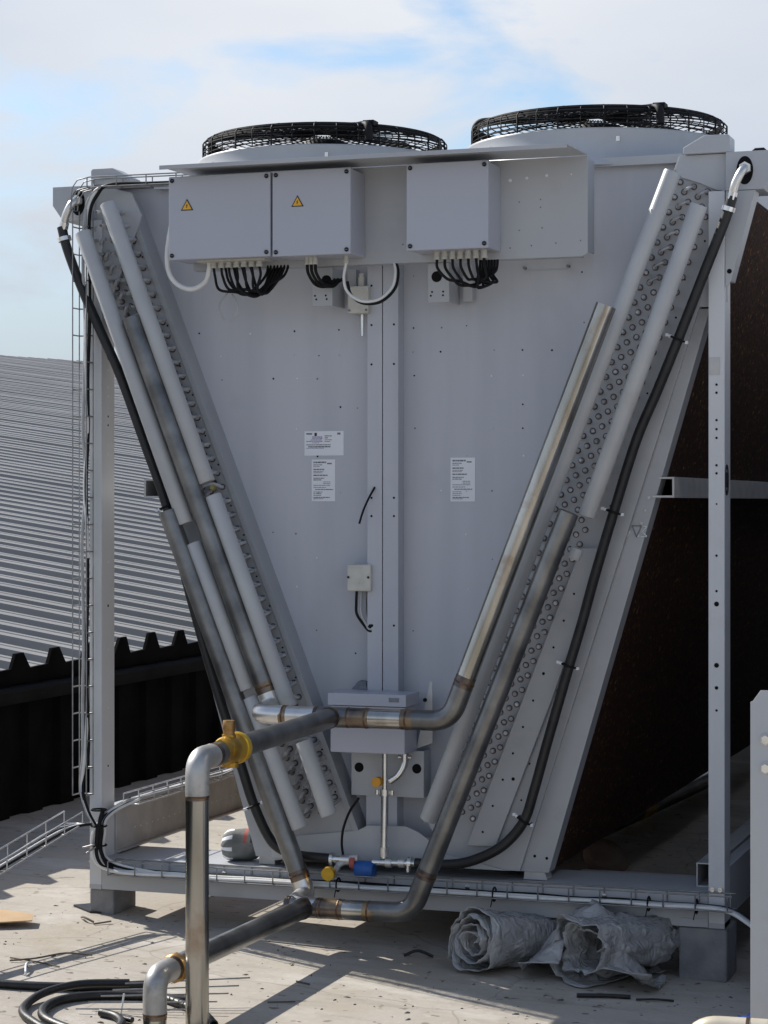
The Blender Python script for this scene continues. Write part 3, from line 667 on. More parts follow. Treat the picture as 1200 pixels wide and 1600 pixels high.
# pump / valve box on the column foot
g = MB(); g.box(.907,1.162,-.078,.049,.594,.745,'box'); vb = part(g, 'actuator_box', 'box', bevel=.003, label='grey box low on the centre column, crossed by the steel pipe')
g = MB(); g.box(.901,1.168,-.084,.052,.7475,.786,'box'); g.box(1.11,1.145,-.0852,-.0838,.762,.776,'ink'); lid = part(g, 'lid', 'box', vb, bevel=.003)
g = MB(); g.prism([(.93,.787),(.985,.787),(.98,.812),(.955,.815)], .06, .1, 'ink'); part(g, 'cable_entry', 'ink', vb)
g = MB(); g.prism([(1.16,.60),(1.215,.62),(1.215,.82),(1.205,.82)], .05, .056,'galv'); g.cyl((1.19,.05,.76),(1.19,.045,.76),.007,8,'hole'); part(g, 'hanger_bracket', 'galv', bevel=.001)
g = MB(); g.box(.936,1.187,.044,.05,.44,.593,'paint'); g.box(.936,.94,.05,.117,.44,.593,'paint'); g.box(1.183,1.187,.05,.117,.44,.593,'paint')
g.dot(.963,.044,.532,.016,n=18); g.dot(1.163,.044,.535,.016,n=18); part(g, 'pump_bracket', bevel=.001)

# fans ------------------------------------------------------------
def make_fan(c):
    g = MB(); g.lathe((0,0,0), [(.50,-.02),(.49,.0),(.465,.02),(.455,.06),(.45,.10),(.452,.107),(.44,.107),(.43,.10),(.43,-.02)], 72, 'paint')
    f = part(g, 'fan', 'paint', None); f.location = c; f.matrix_parent_inverse = Matrix.Translation(dc.location).inverted()
    prof = [(.434,.10),(.434,.170),(.425,.180),(.38,.192),(.30,.203),(.05,.215)]
    def pz(r):
        for (r0,z0),(r1,z1) in zip(prof[1:],prof[2:]):
            if r1 <= r <= r0: return z0+(z1-z0)*(r0-r)/(r0-r1)
        return prof[-1][1]
    g = MB()
    for r in [.06+.026*i for i in range(15)]:
        g.tube([(r*math.cos(a), r*math.sin(a), pz(r)) for a in [2*math.pi*k/48 for k in range(48)]], .0019, 5, 'blackplastic', closed=True)
    for z in (.108,.124,.140,.156,.170): g.tube([(.434*math.cos(a), .434*math.sin(a), z) for a in [2*math.pi*k/56 for k in range(56)]], .0020, 5, 'blackplastic', closed=True)
    for k in range(36):
        a = 2*math.pi*k/36 + .1
        g.tube([(r*math.cos(a), r*math.sin(a), z) for r, z in prof],   .0021 if k % 2 else .0032, 5, 'blackplastic')
    part(g, 'guard', 'blackplastic', f)
    g = MB(); n = 72; n0 = len(g.bm.faces); vr = []     # flat stiffening band of the guard
    for k in range(n):
        a = 2*math.pi*k/n; vr.append([g.bm.verts.new((r*math.cos(a), r*math.sin(a), z)) for r, z in ((.418,.166),(.413,.188),(.410,.188),(.415,.166))])
    for k in range(n):
        for j in range(4): g.bm.faces.new((vr[k][j], vr[k][(j+1)%4], vr[(k+1)%n][(j+1)%4], vr[(k+1)%n][j]))
    g._set(n0, 'blackplastic'); part(g, 'guard_band', 'blackplastic', f)
    for ang, zt in ((R(180), .226), (R(-50), .180), (R(65), .222)):     # bent motor support arms
        ca, sa = math.cos(ang), math.sin(ang)
        g = MB(); g.tube(rounded([(.0,.0,.226),(.22*ca,.22*sa,.5*(.228+zt)),(.44*ca,.44*sa,zt),(.443*ca,.443*sa,.06 if ang > 3 else .125)], [.2,.035], 7), .0135, 12, 'blackplastic'); part(g, 'support_arm', 'blackplastic', f)
    g = MB(); g.lathe((0,0,0), [(0.001,-.0),(.095,.0),(.10,.02),(.10,.14),(.085,.18),(.05,.19),(.001,.19)], 28, 'blackplastic'); part(g, 'motor', 'blackplastic', f)
    for k in range(5):
        a0 = 2*math.pi*k/5; g = MB(); rows = []
        for i in range(8):
            r = .09 + .325*i/7; w = .11+.10*i/7; tw = .07-.035*i/7; row = []
            for j in range(7):
                s = (j/6-.5); a = a0 + s*w*2.4/max(r,.14)*.55 + .35*(i/7)**2
                row.append(g.bm.verts.new((r*math.cos(a), r*math.sin(a), .075 + s*tw*2 + .012*math.cos(s*3))))
            rows.append(row)
        for i in range(7):
            for j in range(6): fc = g.bm.faces.new((rows[i][j],rows[i][j+1],rows[i+1][j+1],rows[i+1][j])); fc.smooth = True
        g.mi('blackplastic'); part(g, 'blade', 'blackplastic', f, solid=.004)
    g = MB(); g.box(.255,.295,-.32,-.27,.178,.198,'blackplastic'); g.prism([(.185,.184),(.245,.196),(.2545,.196),(.2545,.184)], -.315, -.275, 'ink'); part(g, 'terminal_box', 'blackplastic', f, bevel=.002)
    for k in range(6):
        a = 2*math.pi*k/6+.9; g = MB(); g.box(.447*math.cos(a)-.006,.447*math.cos(a)+.006,.452*math.sin(a)-.006,.452*math.sin(a)+.006,.062,.078,'chrome'); part(g, 'clip', 'chrome', f)
    return f
def copy_tree(o, parent):
    c = o.copy(); col.objects.link(c); c.parent = parent; c.matrix_parent_inverse = o.matrix_parent_inverse.copy()
    for ch in list(o.children): copy_tree(ch, c)
    return c
fan = make_fan((.650,.56,2.503))
fan2 = copy_tree(fan, dc); fan2.location.x = 1.648

# ------------------------------------------------------------------ bare steel pipework
PR = .032
def pipe_run(label, top_l, bend_l, man_z, rtop, rbend, tee_x, vert, mat_front, valve_y, name_group):
    ym, yl, yr = -.22, -.10, -.20
    root = empty('steel_pipework', (vert[0], vert[1], gz(vert[0])), label, 'pipework', name_group)
    def pt(g, name, m, bevel=0): return adopt(g.build(name, m, None, bevel), root)
    # left riser and elbow towards the manifold
    g = MB(); L0 = Vector(top_l); L1 = Vector(bend_l); t = (L1-L0).normalized()
    g.tube([L0, L1 - t*.07], PR, 24, 'mill', bore=.88); pt(g, 'riser', 'mill')
    g = MB(); P2 = Vector((bend_l[0], ym, man_z+.004)); M0 = Vector((bend_l[0]+.09, ym, man_z))
    g.tube(rounded([L1 - t*.07, L1, P2, M0], [.06,.05], 8), PR*1.02, 24, 'bright'); pt(g, 'elbow', 'bright')
    # manifold
    Rb = Vector((rbend[0], ym, rbend[1]))
    g = MB(); g.tube([M0, (tee_x-.04, ym, man_z)], PR, 24, 'bright'); pt(g, 'manifold', 'bright')
    xa, xb = tee_x+.055, Rb.x-.14
    g = MB(); g.tube([(tee_x-.05, ym, man_z), (xa, ym, man_z)], PR*1.03, 24, 'mill'); pt(g, 'tee', 'mill')
    g = MB(); g.tube([(xa, ym, man_z), (xa+.06, ym, man_z)], PR*1.0, 24, 'blue_tint'); g.tube([(xa+.06, ym, man_z), (xb, ym, man_z)], PR, 24, 'steel'); pt(g, 'manifold', 'steel')
    # right elbow and riser
    RT = Vector((rtop[0], yr, rtop[1])); t2 = (RT-Rb).normalized()
    g = MB(); g.tube(rounded([(xb, ym, man_z), Rb, Rb+t2*.13], .085, 10), PR*1.02, 24, 'mill'); pt(g, 'elbow', 'mill')
    g = MB(); g.tube([Rb+t2*.13, RT], PR, 24, mat_front, bore=.88); pt(g, 'riser', mat_front)
    # run towards the viewer, down through the deck
    V = Vector(vert)
    g = MB(); g.tube([(tee_x, ym+.0, man_z), (vert[0], vert[1]+.10, V.z)], PR, 24, 'mill'); pt(g, 'pipe', 'mill')
    g = MB(); g.tube(rounded([(vert[0], vert[1]+.10, V.z), V, (vert[0], vert[1], V.z-.10)], .075, 10), PR*1.03, 24, 'elbow'); pt(g, 'elbow', 'elbow')
    g = MB(); g.tube([(vert[0], vert[1], V.z-.10), (vert[0], vert[1], gz(vert[0])-.05)], PR, 24, 'steel'); pt(g, 'pipe', 'steel')
    # welds
    g = MB()
    def weld(c, ax, r=PR):
        c = Vector(c); ax = Vector(ax).normalized(); g.tube([c-ax*.004, c-ax*.0015, c+ax*.0015, c+ax*.004], [r*1.005, r*1.055, r*1.055, r*1.005], 24, 'weld'); e_ = random.uniform(.008,.018); g.tube([c-ax*e_, c-ax*.003, c+ax*.003, c+ax*e_*1.3], [r*1.022]*4, 24, 'blue_tint', cap=False)
    for q_ in ((M0, (1,0,0)), ((tee_x-.05,ym,man_z),(1,0,0)), ((xa,ym,man_z),(1,0,0)), ((xa+.06,ym,man_z),(1,0,0)), ((xb,ym,man_z),(1,0,0)),
               (Rb+t2*.13, t2), (L1-t*.07, t), ((vert[0],vert[1],V.z-.10),(0,0,1)), ((vert[0],vert[1]+.10,V.z),(0,1,0)), ((tee_x,ym-.034,man_z),(0,1,0), PR*1.02)):
        g = MB(); weld(*q_); pt(g, 'weld_seam', 'weld')
    return root, pt
r1, pt1 = pipe_run('upper bare steel pipe run with a yellow ball valve on its forward branch', (.205,-.10,2.022), (.712,-.10,.735), .722, (1.852,2.008), (1.358,.722), .968, (.968,-1.28,.705), 'steel', -1.03, 'bare steel pipe runs')
r2, pt2 = pipe_run('lower bare steel pipe run at deck level with a brass union behind the upright', (.338,-.10,1.375), (.832,-.10,.128), .112, (1.735,1.375), (1.232,.116), .877, (.872,-1.345,.120), 'mill', -1.15, 'bare steel pipe runs')
# ball valve on the upper run (axis along y)
def turned(g, x, z, prof, m, n=24):
    for (y0, ra), (y1, rb) in zip(prof, prof[1:]): pass
    g.tube([(x, y, z) for y, r in prof], [r for y, r in prof], n, m)
zc = .708
g = MB(); turned(g, .968, zc, [(-.990,.034),(-.994,.042),(-1.015,.0435),(-1.03,.0375),(-1.045,.0375),(-1.065,.041),(-1.085,.0395),(-1.10,.035)], 'brass')
g.tube([(.968,-.975,zc),(.968,-.994,zc)], [.0385,.0385], 6, 'brass'); g.tube([(.968,-1.098,zc),(.968,-1.125,zc)], [.037,.037], 6, 'brass')
g.cyl((.968,-1.05,zc-.036),(.968,-1.05,zc-.050),.025,8,'brass'); g.tube([(.968,-.993,zc),(.968,-.996,zc),(.968,-1.016,zc),(.968,-1.02,zc)], [.043,.0455,.0455,.043], 24, 'yellowpaint'); bv = pt1(g, 'ball_valve', 'brass')
g = MB(); g.tube([(.968,-1.06,zc+.030),(.968,-1.06,zc+.043)], .021, 8, 'brass'); g.tube([(.968,-1.06,zc+.043),(.968,-1.06,zc+.056)], .0165, 20, 'brassdark'); g.tube([(.968,-1.06,zc+.056),(.968,-1.06,zc+.060),(.968,-1.06,zc+.080),(.968,-1.06,zc+.083)], [.0185,.020,.0185,.017], 6, 'brassdark'); g.parent = None if False else None
st = g.build('valve_stem', 'brassdark'); st.parent = bv
g = MB(); z2 = .118; turned(g, .873, z2, [(-1.20,.034),(-1.204,.042),(-1.222,.042),(-1.226,.034)], 'brassdark', 8); pt2(g, 'brass_union', 'brassdark')

# ------------------------------------------------------------------ hoses, drain valve, drain pipe
def clamp(g, p, ax, r=.026):
    p = Vector(p); ax = Vector(ax).normalized(); g.tube([p-ax*.007, p+ax*.007], r, 16, 'chrome')
hR = [(2.212,-.045,2.345),(2.19,-.045,2.275),(2.122,-.042,2.107),(2.042,-.036,1.911),(1.975,-.034,1.75),(1.91,-.034,1.60),(1.838,-.034,1.375),(1.777,-.034,1.174),(1.737,-.034,1.03),(1.695,-.036,.89),(1.66,-.036,.77),(1.622,-.036,.64),(1.58,-.036,.49),(1.548,-.036,.395),(1.485,-.036,.318),(1.40,-.036,.268),(1.31,-.036,.243),(1.185,-.04,.241)]
hL = [(-.082,-.047,2.345),(-.062,-.045,2.269),(-.01,-.04,2.136),(.06,-.036,1.985),(.135,-.034,1.828),(.225,-.034,1.60),(.305,-.034,1.39),(.395,-.034,1.08),(.475,-.034,.82),(.572,-.034,.54),(.622,-.034,.40),(.680,-.034,.29),(.74,-.036,.252),(.80,-.038,.243),(.892,-.04,.240)]
for pts, lab in ((hR,'thick black hose down the right coil from the right corner cap'),(hL,'thick black hose behind the pipes of the left coil')):
    root = MB(); root.tube(smooth(pts,6), .0165, 14, 'black'); o = tag(root.build('drain_hose','black'), lab, 'hose', 'black drain hoses')
    g = MB(); P = [Vector(q) for q in pts]; c0 = P[0].lerp(P[1],.55); clamp(g, c0, P[1]-P[0], .0235); g.build('hose_clamp','chrome',o)
    for i in ((3,6,9,13) if lab[-1]=='p' or 'right' in lab else (6,10)):
        q = P[i] if i < len(P) else P[-2]; ax = (P[min(i+1,len(P)-1)]-P[i-1]).normalized(); sd = ax.cross(Vector((0,1,0))).normalized()
        g = MB(); g.tube([q+sd*.022+Vector((0,.02,0)), q+sd*.0215+Vector((0,-.01,0)), q+Vector((0,-.0215,0)), q-sd*.0215+Vector((0,-.01,0)), q-sd*.022+Vector((0,.02,0))], .0035, 6, 'blackplastic'); 
        for sg in (1,-1,-1.35): g.box(*(q.x+sd.x*sg*.028-.0045, q.x+sd.x*sg*.028+.0045), q.y-.004, q.y+.01, q.z+sd.z*sg*.028-.0045, q.z+sd.z*sg*.028+.0045, 'label')
        g.build('pipe_clip','blackplastic',o)
dv = empty('drain_valve', (1.0,-.04,.2), 'small fittings with a blue valve body and yellow knob at the foot of the cooler', 'valve')
def dvp(g, name, m): return adopt(g.build(name, m), dv)
g = MB(); g.cyl((.885,-.04,.239),(.93,-.04,.239),.014,12,'chrome'); g.cyl((.895,-.04,.239),(.905,-.04,.239),.0225,16,'chrome'); g.cyl((.93,-.04,.238),(.962,-.04,.238),.017,6,'bright'); dvp(g,'fitting','chrome')
g = MB(); g.cyl((1.04,-.04,.236),(1.185,-.04,.240),.011,12,'chrome'); g.cyl((1.085,-.04,.237),(1.105,-.04,.237),.016,6,'bright'); g.cyl((1.13,-.04,.239),(1.15,-.04,.239),.016,6,'bright'); g.cyl((1.163,-.04,.240),(1.175,-.04,.240),.0225,16,'chrome'); g.cyl((1.168,-.062,.235),(1.168,-.062,.215),.006,8,'chrome'); dvp(g,'fitting','chrome')
g = MB(); g.cyl((.965,-.04,.232),(.982,-.04,.232),.021,12,'red'); g.cyl((.962,-.04,.245),(.99,-.04,.245),.012,12,'galv'); dvp(g,'red_collar','red')
g = MB(); g.tube([(.982,-.042,.212),(.986,-.042,.212),(1.04,-.042,.212),(1.046,-.042,.212)],[.022,.028,.028,.024],18,'blueplastic'); dvp(g,'valve_body','blueplastic')
g = MB(); g.cyl((.925,-.045,.222),(.925,-.095,.205),.010,10,'galv'); g.cyl((.945,-.04,.235),(.925,-.06,.222),.010,10,'galv'); dvp(g,'spout','galv')
g = MB(); g.cyl((.912,-.095,.205),(.912,-.118,.202),.022,14,'yellowpaint'); dvp(g,'knob','yellowpaint')
g = MB(); g.tube(smooth([(.985,-.02,.44),(.955,-.025,.395),(.935,-.03,.34),(.93,-.032,.29),(.937,-.035,.245)],6), .0042, 8, 'blackplastic'); tag(g.build('control_cable','blackplastic'), 'thin black cable looping down to the blue drain valve', 'cable')
dp = empty('drain_pipe', (1.075,-.03,.25), 'slim chromed upright pipe with an orange tag below the grey actuator box', 'pipe')
def dpp(g, name, m): return adopt(g.build(name, m), dp)
g = MB(); g.cyl((1.075,-.02,.594),(1.075,-.02,.46),.0095,14,'chrome'); g.cyl((1.075,-.02,.46),(1.075,-.03,.25),.0125,14,'chrome'); g.cyl((1.075,-.03,.285),(1.075,-.03,.255),.016,8,'bright'); dpp(g,'pipe','chrome')
g = MB(); g.cyl((1.075,-.02,.472),(1.075,-.02,.452),.019,12,'chrome'); 
for s_ in (-1,1): g.cyl((1.075+s_*.026,-.022,.470),(1.075+s_*.026,-.022,.455),.007,6,'chrome')
g.box(1.047,1.103,-.024,-.018,.460,.466,'galv'); dpp(g,'clamp','chrome')
g = MB(); g.cyl((1.053,-.02,.497),(1.053,-.045,.497),.016,12,'orangetag'); dpp(g,'orange_tag','orangetag')
g = MB(); path = smooth([(1.14,-.01,.575),(1.138,-.012,.55),(1.12,-.014,.52),(1.09,-.016,.497)],8)
rr = [.010+.0022*(i%2) for i in range(len(path))]; g.tube(path, rr, 12, 'chrome'); g.cyl((1.118,-.01,.578),(1.163,-.01,.578),.006,6,'chrome'); g.cyl((1.14,-.01,.59),(1.14,-.01,.565),.014,8,'chrome'); dpp(g,'braided_connector','chrome')

# ------------------------------------------------------------------ wire trays and cables
def tray(name, pts, u, v, w, h, label, step=.1, r=.0024, longi=((0,1),(0,0),(.5,0),(1,0),(1,1)), wm='wire'):
    g = MB(); u, v = Vector(u), Vector(v); P = [Vector(p) for p in pts]
    for a, b in longi: g.tube([p + u*(w*a) + v*(h*b) for p in P], r, 6, wm)
    L_ = 0
    for a, b in zip(P, P[1:]):
        d = (b-a).length; t = (b-a)/d; s = (-L_) % step
        while s < d:
            q = a + t*s; g.tube([q+v*h, q, q+u*w, q+u*w+v*h], r, 6, wm); s += step
        L_ += d
    return tag(g.build(name,wm), label, 'cable tray', 'wire basket cable trays')
tray('wire_cable_tray', [(.10,-.004,.146),(1.2,-.004,.146),(2.215,-.004,.150)], (0,-1,0), (0,0,1), .06, .046, 'wire cable tray running along the front base rail')
tray('wire_cable_tray', [(-.034,-.010,.41),(-.034,-.010,2.40)], (1,0,0), (0,-1,0), .052, .05, 'upright wire cable tray on the left front post', .092)
tray('wire_cable_tray', [(-.04,-.012,2.40),(-.035,-.012,2.44),(-.015,-.012,2.466),(.03,-.012,2.474),(.375,-.012,2.472)], (0,-1,0), (0,0,1), .05, .034, 'short wire cable tray over the top left corner, ending at the control box', .11)
tray('wire_cable_tray', [(-.002,-.05,.312),(-.01,-.75,.208),(-.01,-2.2,.02)], (-1,0,0), (0,0,1), .07, .04, 'wire cable tray leaving the left post over the deck', .13, r=.003, wm='zinc')
tray('wire_cable_tray', [(.07,.12,.362),(.07,2.9,.362)], (1,0,0), (0,0,1), .06, .035, 'wire cable tray along the left side rail behind the upright pipe', .12, r=.0028, wm='zinc')
def cab(pts, r, m, label, jit=.0, grp='loose cables on the trays'):
    P = smooth(pts, 8)
    if jit: P = [p + Vector((random.uniform(-jit,jit),)*1 + (random.uniform(-jit,jit), random.uniform(-jit,jit))) for p in P]
    g = MB(); g.tube(P, r, 8, m); return tag(g.build('cable', m), label, 'cable', grp)
def along(a, b, n, wob):
    a, b = Vector(a), Vector(b); return [a.lerp(b, i/n) + Vector((random.uniform(-wob,wob) if abs(b.x-a.x)<.3 else 0, random.uniform(-wob,wob) if abs(b.y-a.y)<.3 else 0, random.uniform(-wob,wob)*.6)) for i in range(n+1)]
for k, (m, yy_, lab) in enumerate((('white',-.056,'white cable lying in the front tray'),('white',-.044,'white cable behind the first one in the front tray'),('greycable',-.030,'grey cable at the back of the front tray'),('blackplastic',-.018,'black cable at the back of the front tray'))):
    cab([(.045+.006*k,-.035,.31),(.04+.007*k,-.045,.24),(.06+.01*k,-.05,.18),(.12,yy_,.158)] + along((.22,yy_,.155+.003*(k%2)),(2.12,yy_,.156),14,.004) + [(2.20,yy_,.148),(2.26,yy_-.01,.12),(2.33,yy_-.02,.07)], .0058 if k < 3 else .007, m, lab)
g = MB()
for x in (.92,1.45,1.95,2.1): g.tube(arc((x,-.038,.156),.022,0,2*math.pi,10,'yz'), .003, 6, 'blackplastic'); g.cyl((x,-.058,.15),(x-.006,-.06,.118),.0018,5,'blackplastic')
tag(g.build('cable_ties','blackplastic'), 'black cable ties round the cables of the front tray', 'cable tie')
for k, (m, xx, lab) in enumerate((('white',.012,'white cable running up the left post'),('greycable',.002,'grey cable running up the left post'),('blackplastic',.020,'black cable running up the left post'))):
    cab([(.05,-.045,.30),(.012+xx*.3,-.05,.36),(-.012+xx*.4,-.045,.44)] + along((xx-.006,-.042,.55),(xx,-.04,2.2),9,.007) + [(xx,-.04,2.38),(xx+.03,-.04,2.458-.004*k),(.10,-.035-.008*k,2.480),(.24,-.035-.008*k,2.478),(.36,-.04,2.478)], .0062, m, lab)
cab([(.358,-.06,2.476),(.372,-.07,2.455),(.366,-.085,2.41),(.352,-.10,2.33),(.336,-.10,2.23),(.345,-.10,2.165),(.38,-.10,2.125),(.43,-.10,2.112),(.475,-.10,2.135),(.488,-.10,2.175),(.489,-.10,2.196)], .0085, 'white', 'thick white cable looping round the left end of the control box', grp=None)
for k, (m, lab) in enumerate((('blackplastic','black cable nearest the post side in the tray leaving the left post'),('white','white cable in the tray leaving the left post'),('blackplastic','black cable on the outer side of the tray leaving the left post'),('greycable','grey cable in the tray leaving the left post'))):
    cab([(.05,-.03,.305),(.03,-.045,.312),(-.012-.010*k,-.09,.306)] + [Vector((-.022-.013*k + random.uniform(-.004,.004), -.2-.275*i, .294-.0405*i+random.uniform(-.003,.006))) for i in range(7)], .0052, m, lab)
for k, (m, lab) in enumerate((('white','white cable in the side rail tray'),('blackplastic','black cable in the side rail tray'),('greycable','grey cable in the side rail tray'))):
    cab([(.05,-.03,.30),(.055,.02,.34),(.085,.10,.372)] + along((.085+.014*k,.22,.373),(.085+.014*k,2.8,.373),16,.006), .0055, m, lab)
cab([(.06,-.03,.33),(.04,-.05,.29),(.034,-.052,.24),(.045,-.052,.19),(.08,-.05,.163)], .0055, 'white', 'short white cable bent round the foot of the left post', grp=None)
cab([(.065,-.03,.36),(.056,-.05,.29),(.052,-.05,.22),(.07,-.05,.18),(.11,-.045,.16)], .008, 'blackplastic', 'short thick black cable bent round the foot of the left post', grp=None)

for k, (m, r_, lab) in enumerate((('blackplastic',.0075,'thick black cable bundled at the foot of the left post'),('greycable',.006,'grey cable bundled at the foot of the left post'),('blackplastic',.006,'thin black cable bundled at the foot of the left post'),('white',.005,'thin white cable bundled at the foot of the left post'))):
    cab([(.075+.012*k,.16,.374),(.062+.006*k,.06,.352),(.052+.004*k,-.006,.322),(.048+.006*k,-.018,.28),(.047+.005*k,-.02,.235),(.055+.008*k,-.024,.195),(.09+.02*k,-.03,.160+.004*k),(.30,-.03-.006*k,.158)], r_, m, lab)
g = MB()
for z in (.36,.305,.24): g.tube(arc((.05,-.03,z),.026,0,2*math.pi,14,'xy'), .0032, 6, 'blackplastic')
g.cyl((.018,-.06,.215),(.052,-.056,.238),.0032,6,'wire'); g.cyl((.0,-.05,.232),(.05,-.06,.246),.0032,6,'wire')
tag(g.build('cable_ties','blackplastic'), 'black ties and wire hooks round the cables at the left post', 'cable tie')

# ------------------------------------------------------------------ blocks
def block(x0, x1, y0, y1, ztop, label):
    g = MB(); zb = gz((x0+x1)/2)-.004
    g.box(x0, x1, y0, y1, zb, ztop, 'block'); o = g.build('concrete_block','block',None,.006); tag(o, label, 'block', 'concrete blocks under the cooler')
block(-.005,.085,.01,.19,.0835,'small concrete block under the left front post')
block(2.04,2.19,-.015,.16,.0835,'taller concrete block under the right front post')
g = MB(); g.prism([(-.10,.075),(.0,.0),(.08,.02),(.08,.18),(.0,.2)], .001, .007, 'black', axis='z'); o = g.build('rubber_pad','black'); o.rotation_euler.y = R(2.06); tag(o,'thin black rubber pad under the left concrete block','pad')

# ------------------------------------------------------------------ rolled plastic
def nz(p, s): return noise.noise(Vector(p)*s)
def roll(name, c, ax, length, r0, r1, turns, amp, sq, label, seed, flare=0, floor=0):
    g = MB(); ax = Vector(ax).normalized(); up = Vector((0,0,1)); sd = ax.cross(up).normalized(); up = sd.cross(ax).normalized()
    nt_, nl = int(turns*40), 16; rows = []
    for j in range(nl+1):
        s = j/nl; row = []
        for i in range(nt_+1):
            a = turns*2*math.pi*i/nt_; r = (r0 + (r1-r0)*i/nt_)*(1-.28*s)
            q = (math.cos(a)*1.2+seed, math.sin(a)*1.2, s*2.0 + .35*a/6.28)
            r *= 1 + amp*nz(q,1.1) + amp*.6*nz(q,3.1) + amp*.3*nz(q,7)
            e = length*(s) + amp*.12*nz((a*.7, seed, s*3),1.5)*(1 if j in (0,nl) else .3) - flare*(i/nt_)*(1-s)
            p = Vector(c) + ax*e + sd*(math.cos(a)*r) + up*(math.sin(a)*r*sq)
            p.z = max(p.z, gz(p.x)+.004+.002*(i/nt_))
            row.append(g.bm.verts.new(p))
        rows.append(row)
    for j in range(nl):
        for i in range(nt_):
            f = g.bm.faces.new((rows[j][i],rows[j][i+1],rows[j+1][i+1],rows[j+1][i])); f.smooth = True
    g.mi('sheet')
    return tag(g.build(name,'sheet',solid=.0025), label, 'plastic roll', 'crumpled plastic film rolls')
roll('plastic_roll', (1.445,-.28,.050), (.45,.88,-.11), .42, .024, .108, 3.6, .20, 1.0, 'rolled-up grey plastic film seen end-on under the front rail', 3.1)
o2 = roll('plastic_roll', (1.79,-.25,.045), (.5,.8,-.06), .36, .07, .135, 1.8, .40, .85, 'loose heap of crumpled grey plastic film beside the roll, open towards the viewer', 8.7, flare=.03)
# draped flap over the heap, child of it
g = MB(); rows = []
for j in range(25):
    s = j/24; row = []
    for i in range(19):
        t = i/18
        x = 1.60 + .42*s; y = -.30 + .22*t + .03*math.sin(s*5)
        z = gz(x) + .02 + (.20*math.sin(math.pi*min(1,s*1.12))**.9)*(.45+.55*t) + .035*nz((s*3,t*3,2.2),1.6) + .02*nz((s*3,t*3,5.2),4)
        if t < .25: z = max(gz(x)+.006, z*(t/.25)*.8+.0)
        row.append(g.bm.verts.new((x, y + .02*nz((s*4,t*2,1),2), max(z, gz(x)+.006))))
    rows.append(row)
for j in range(24):
    for i in range(18):
        if 7 <= j <= 13 and i < 8 + (j % 3): continue
        f = g.bm.faces.new((rows[j][i],rows[j][i+1],rows[j+1][i+1],rows[j+1][i])); f.smooth = True
g.mi('sheet'); g.build('film_flap','sheet',o2,solid=.0025)

# ------------------------------------------------------------------ odds and ends on the deck
def on(x, y, dz=0): return (x, y, gz(x)+dz)
# coil of black pipe
loops = [(-.25,-1.18),(.05,-1.19),(.30,-1.18),(.50,-1.10),(.62,-1.02),(.72,-.96),(.775,-.90)]
def hose_on_deck(pl, r, label): 
    g = MB(); g.tube(smooth([on(x,y,r+(z if len(q)>2 else 0)) for q in pl for x,y,z in [(*q,0) if len(q)==2 else q]],8), r, 12, 'black', bore=.7); return tag(g.build('hose_offcut','black'), label, 'hose', 'black hose offcuts on the deck')
hose_on_deck([(-.2,-1.10),(.10,-1.10),(.30,-1.08),(.45,-1.03),(.58,-.95),(.66,-.885)], .013, 'black hose offcut whose cut end points at the upright pipe')
hose_on_deck([(.62,-.98,.02),(.50,-1.06,.02),(.44,-1.16,.01),(.44,-1.27),(.48,-1.36),(.56,-1.44),(.66,-1.52)], .012, 'curved black hose offcut at the front edge, outer loop')
hose_on_deck([(.82,-1.02),(.70,-1.03),(.58,-1.08),(.51,-1.16),(.50,-1.26),(.54,-1.36),(.62,-1.43),(.76,-1.50)], .013, 'curved black hose offcut at the front edge, inner loop')
hose_on_deck([(.665,-1.255),(.72,-1.275),(.765,-1.33),(.79,-1.42),(.80,-1.55)], .012, 'short black hose offcut ending near the small mesh piece')
hose_on_deck([(.74,-1.02),(.84,-1.08),(.93,-1.15),(1.0,-1.24)], .013, 'black hose offcut passing behind the upright pipes')
# offcut of wire mesh
g = MB()
for k, dy in enumerate((0,.035,.075,.11,.15)):
    z = .012+.012*k; g.cyl(on(.585+.02*k,-1.25+dy,z), on(.93+.01*k,-1.13+dy*1.2+.01*k,z+.01), .0022, 6, 'wire')
g.cyl(on(.70,-1.20,.0), on(.705,-1.19,.055), .003, 6, 'white'); g.tube([on(.78,-1.21,.01),on(.76,-1.12,.03),on(.75,-1.04,.05)], .0022, 6, 'wire')
tag(g.build('wire_mesh_offcut','wire'), 'small offcut of wire mesh beside the upright pipes', 'wire mesh')
g = MB(); g.prism([(-.50,-.62),(-.13,-.36),(-.06,-.30),(-.10,-.22),(-.5,-.20)], .03, .034, 'cardboard', axis='z'); o = g.build('cardboard_sheet','cardboard'); o.rotation_euler = (R(2), R(3.0), 0); tag(o, 'torn brown cardboard sheet at the left edge', 'cardboard')
rd = random.Random(5)
def twig(pl, r, label, m='twig'):
    g = MB(); g.tube(smooth([on(x,y,z) for x,y,z in pl],5), r, 6, m); tag(g.build('debris_strip', m), label, 'debris', 'strips and twigs on the deck')
twig([(.02,-.10,.006),(.05,-.14,.016),(.09,-.15,.006)], .004, 'small dark curled scrap near the left block')
twig([(.10,-.17,.004),(.14,-.12,.008)], .003, 'thin dark splinter right of the curled scrap')
twig([(.12,-.78,.005),(.19,-.74,.012),(.25,-.66,.018),(.31,-.60,.006)], .0028, 'forked thin twig near the left edge')
twig([(.10,-.74,.004),(.20,-.76,.006),(.29,-.78,.004)], .0024, 'thin straw lying across the forked twig')
twig([(.20,-.80,.012),(.22,-.86,.02),(.25,-.92,.006)], .004, 'pale curled strip below the forked twig','label')
twig([(1.815,-.42,.007),(1.90,-.385,.008),(1.965,-.365,.007)], .0065, 'flat black strip in front of the plastic heap','black')
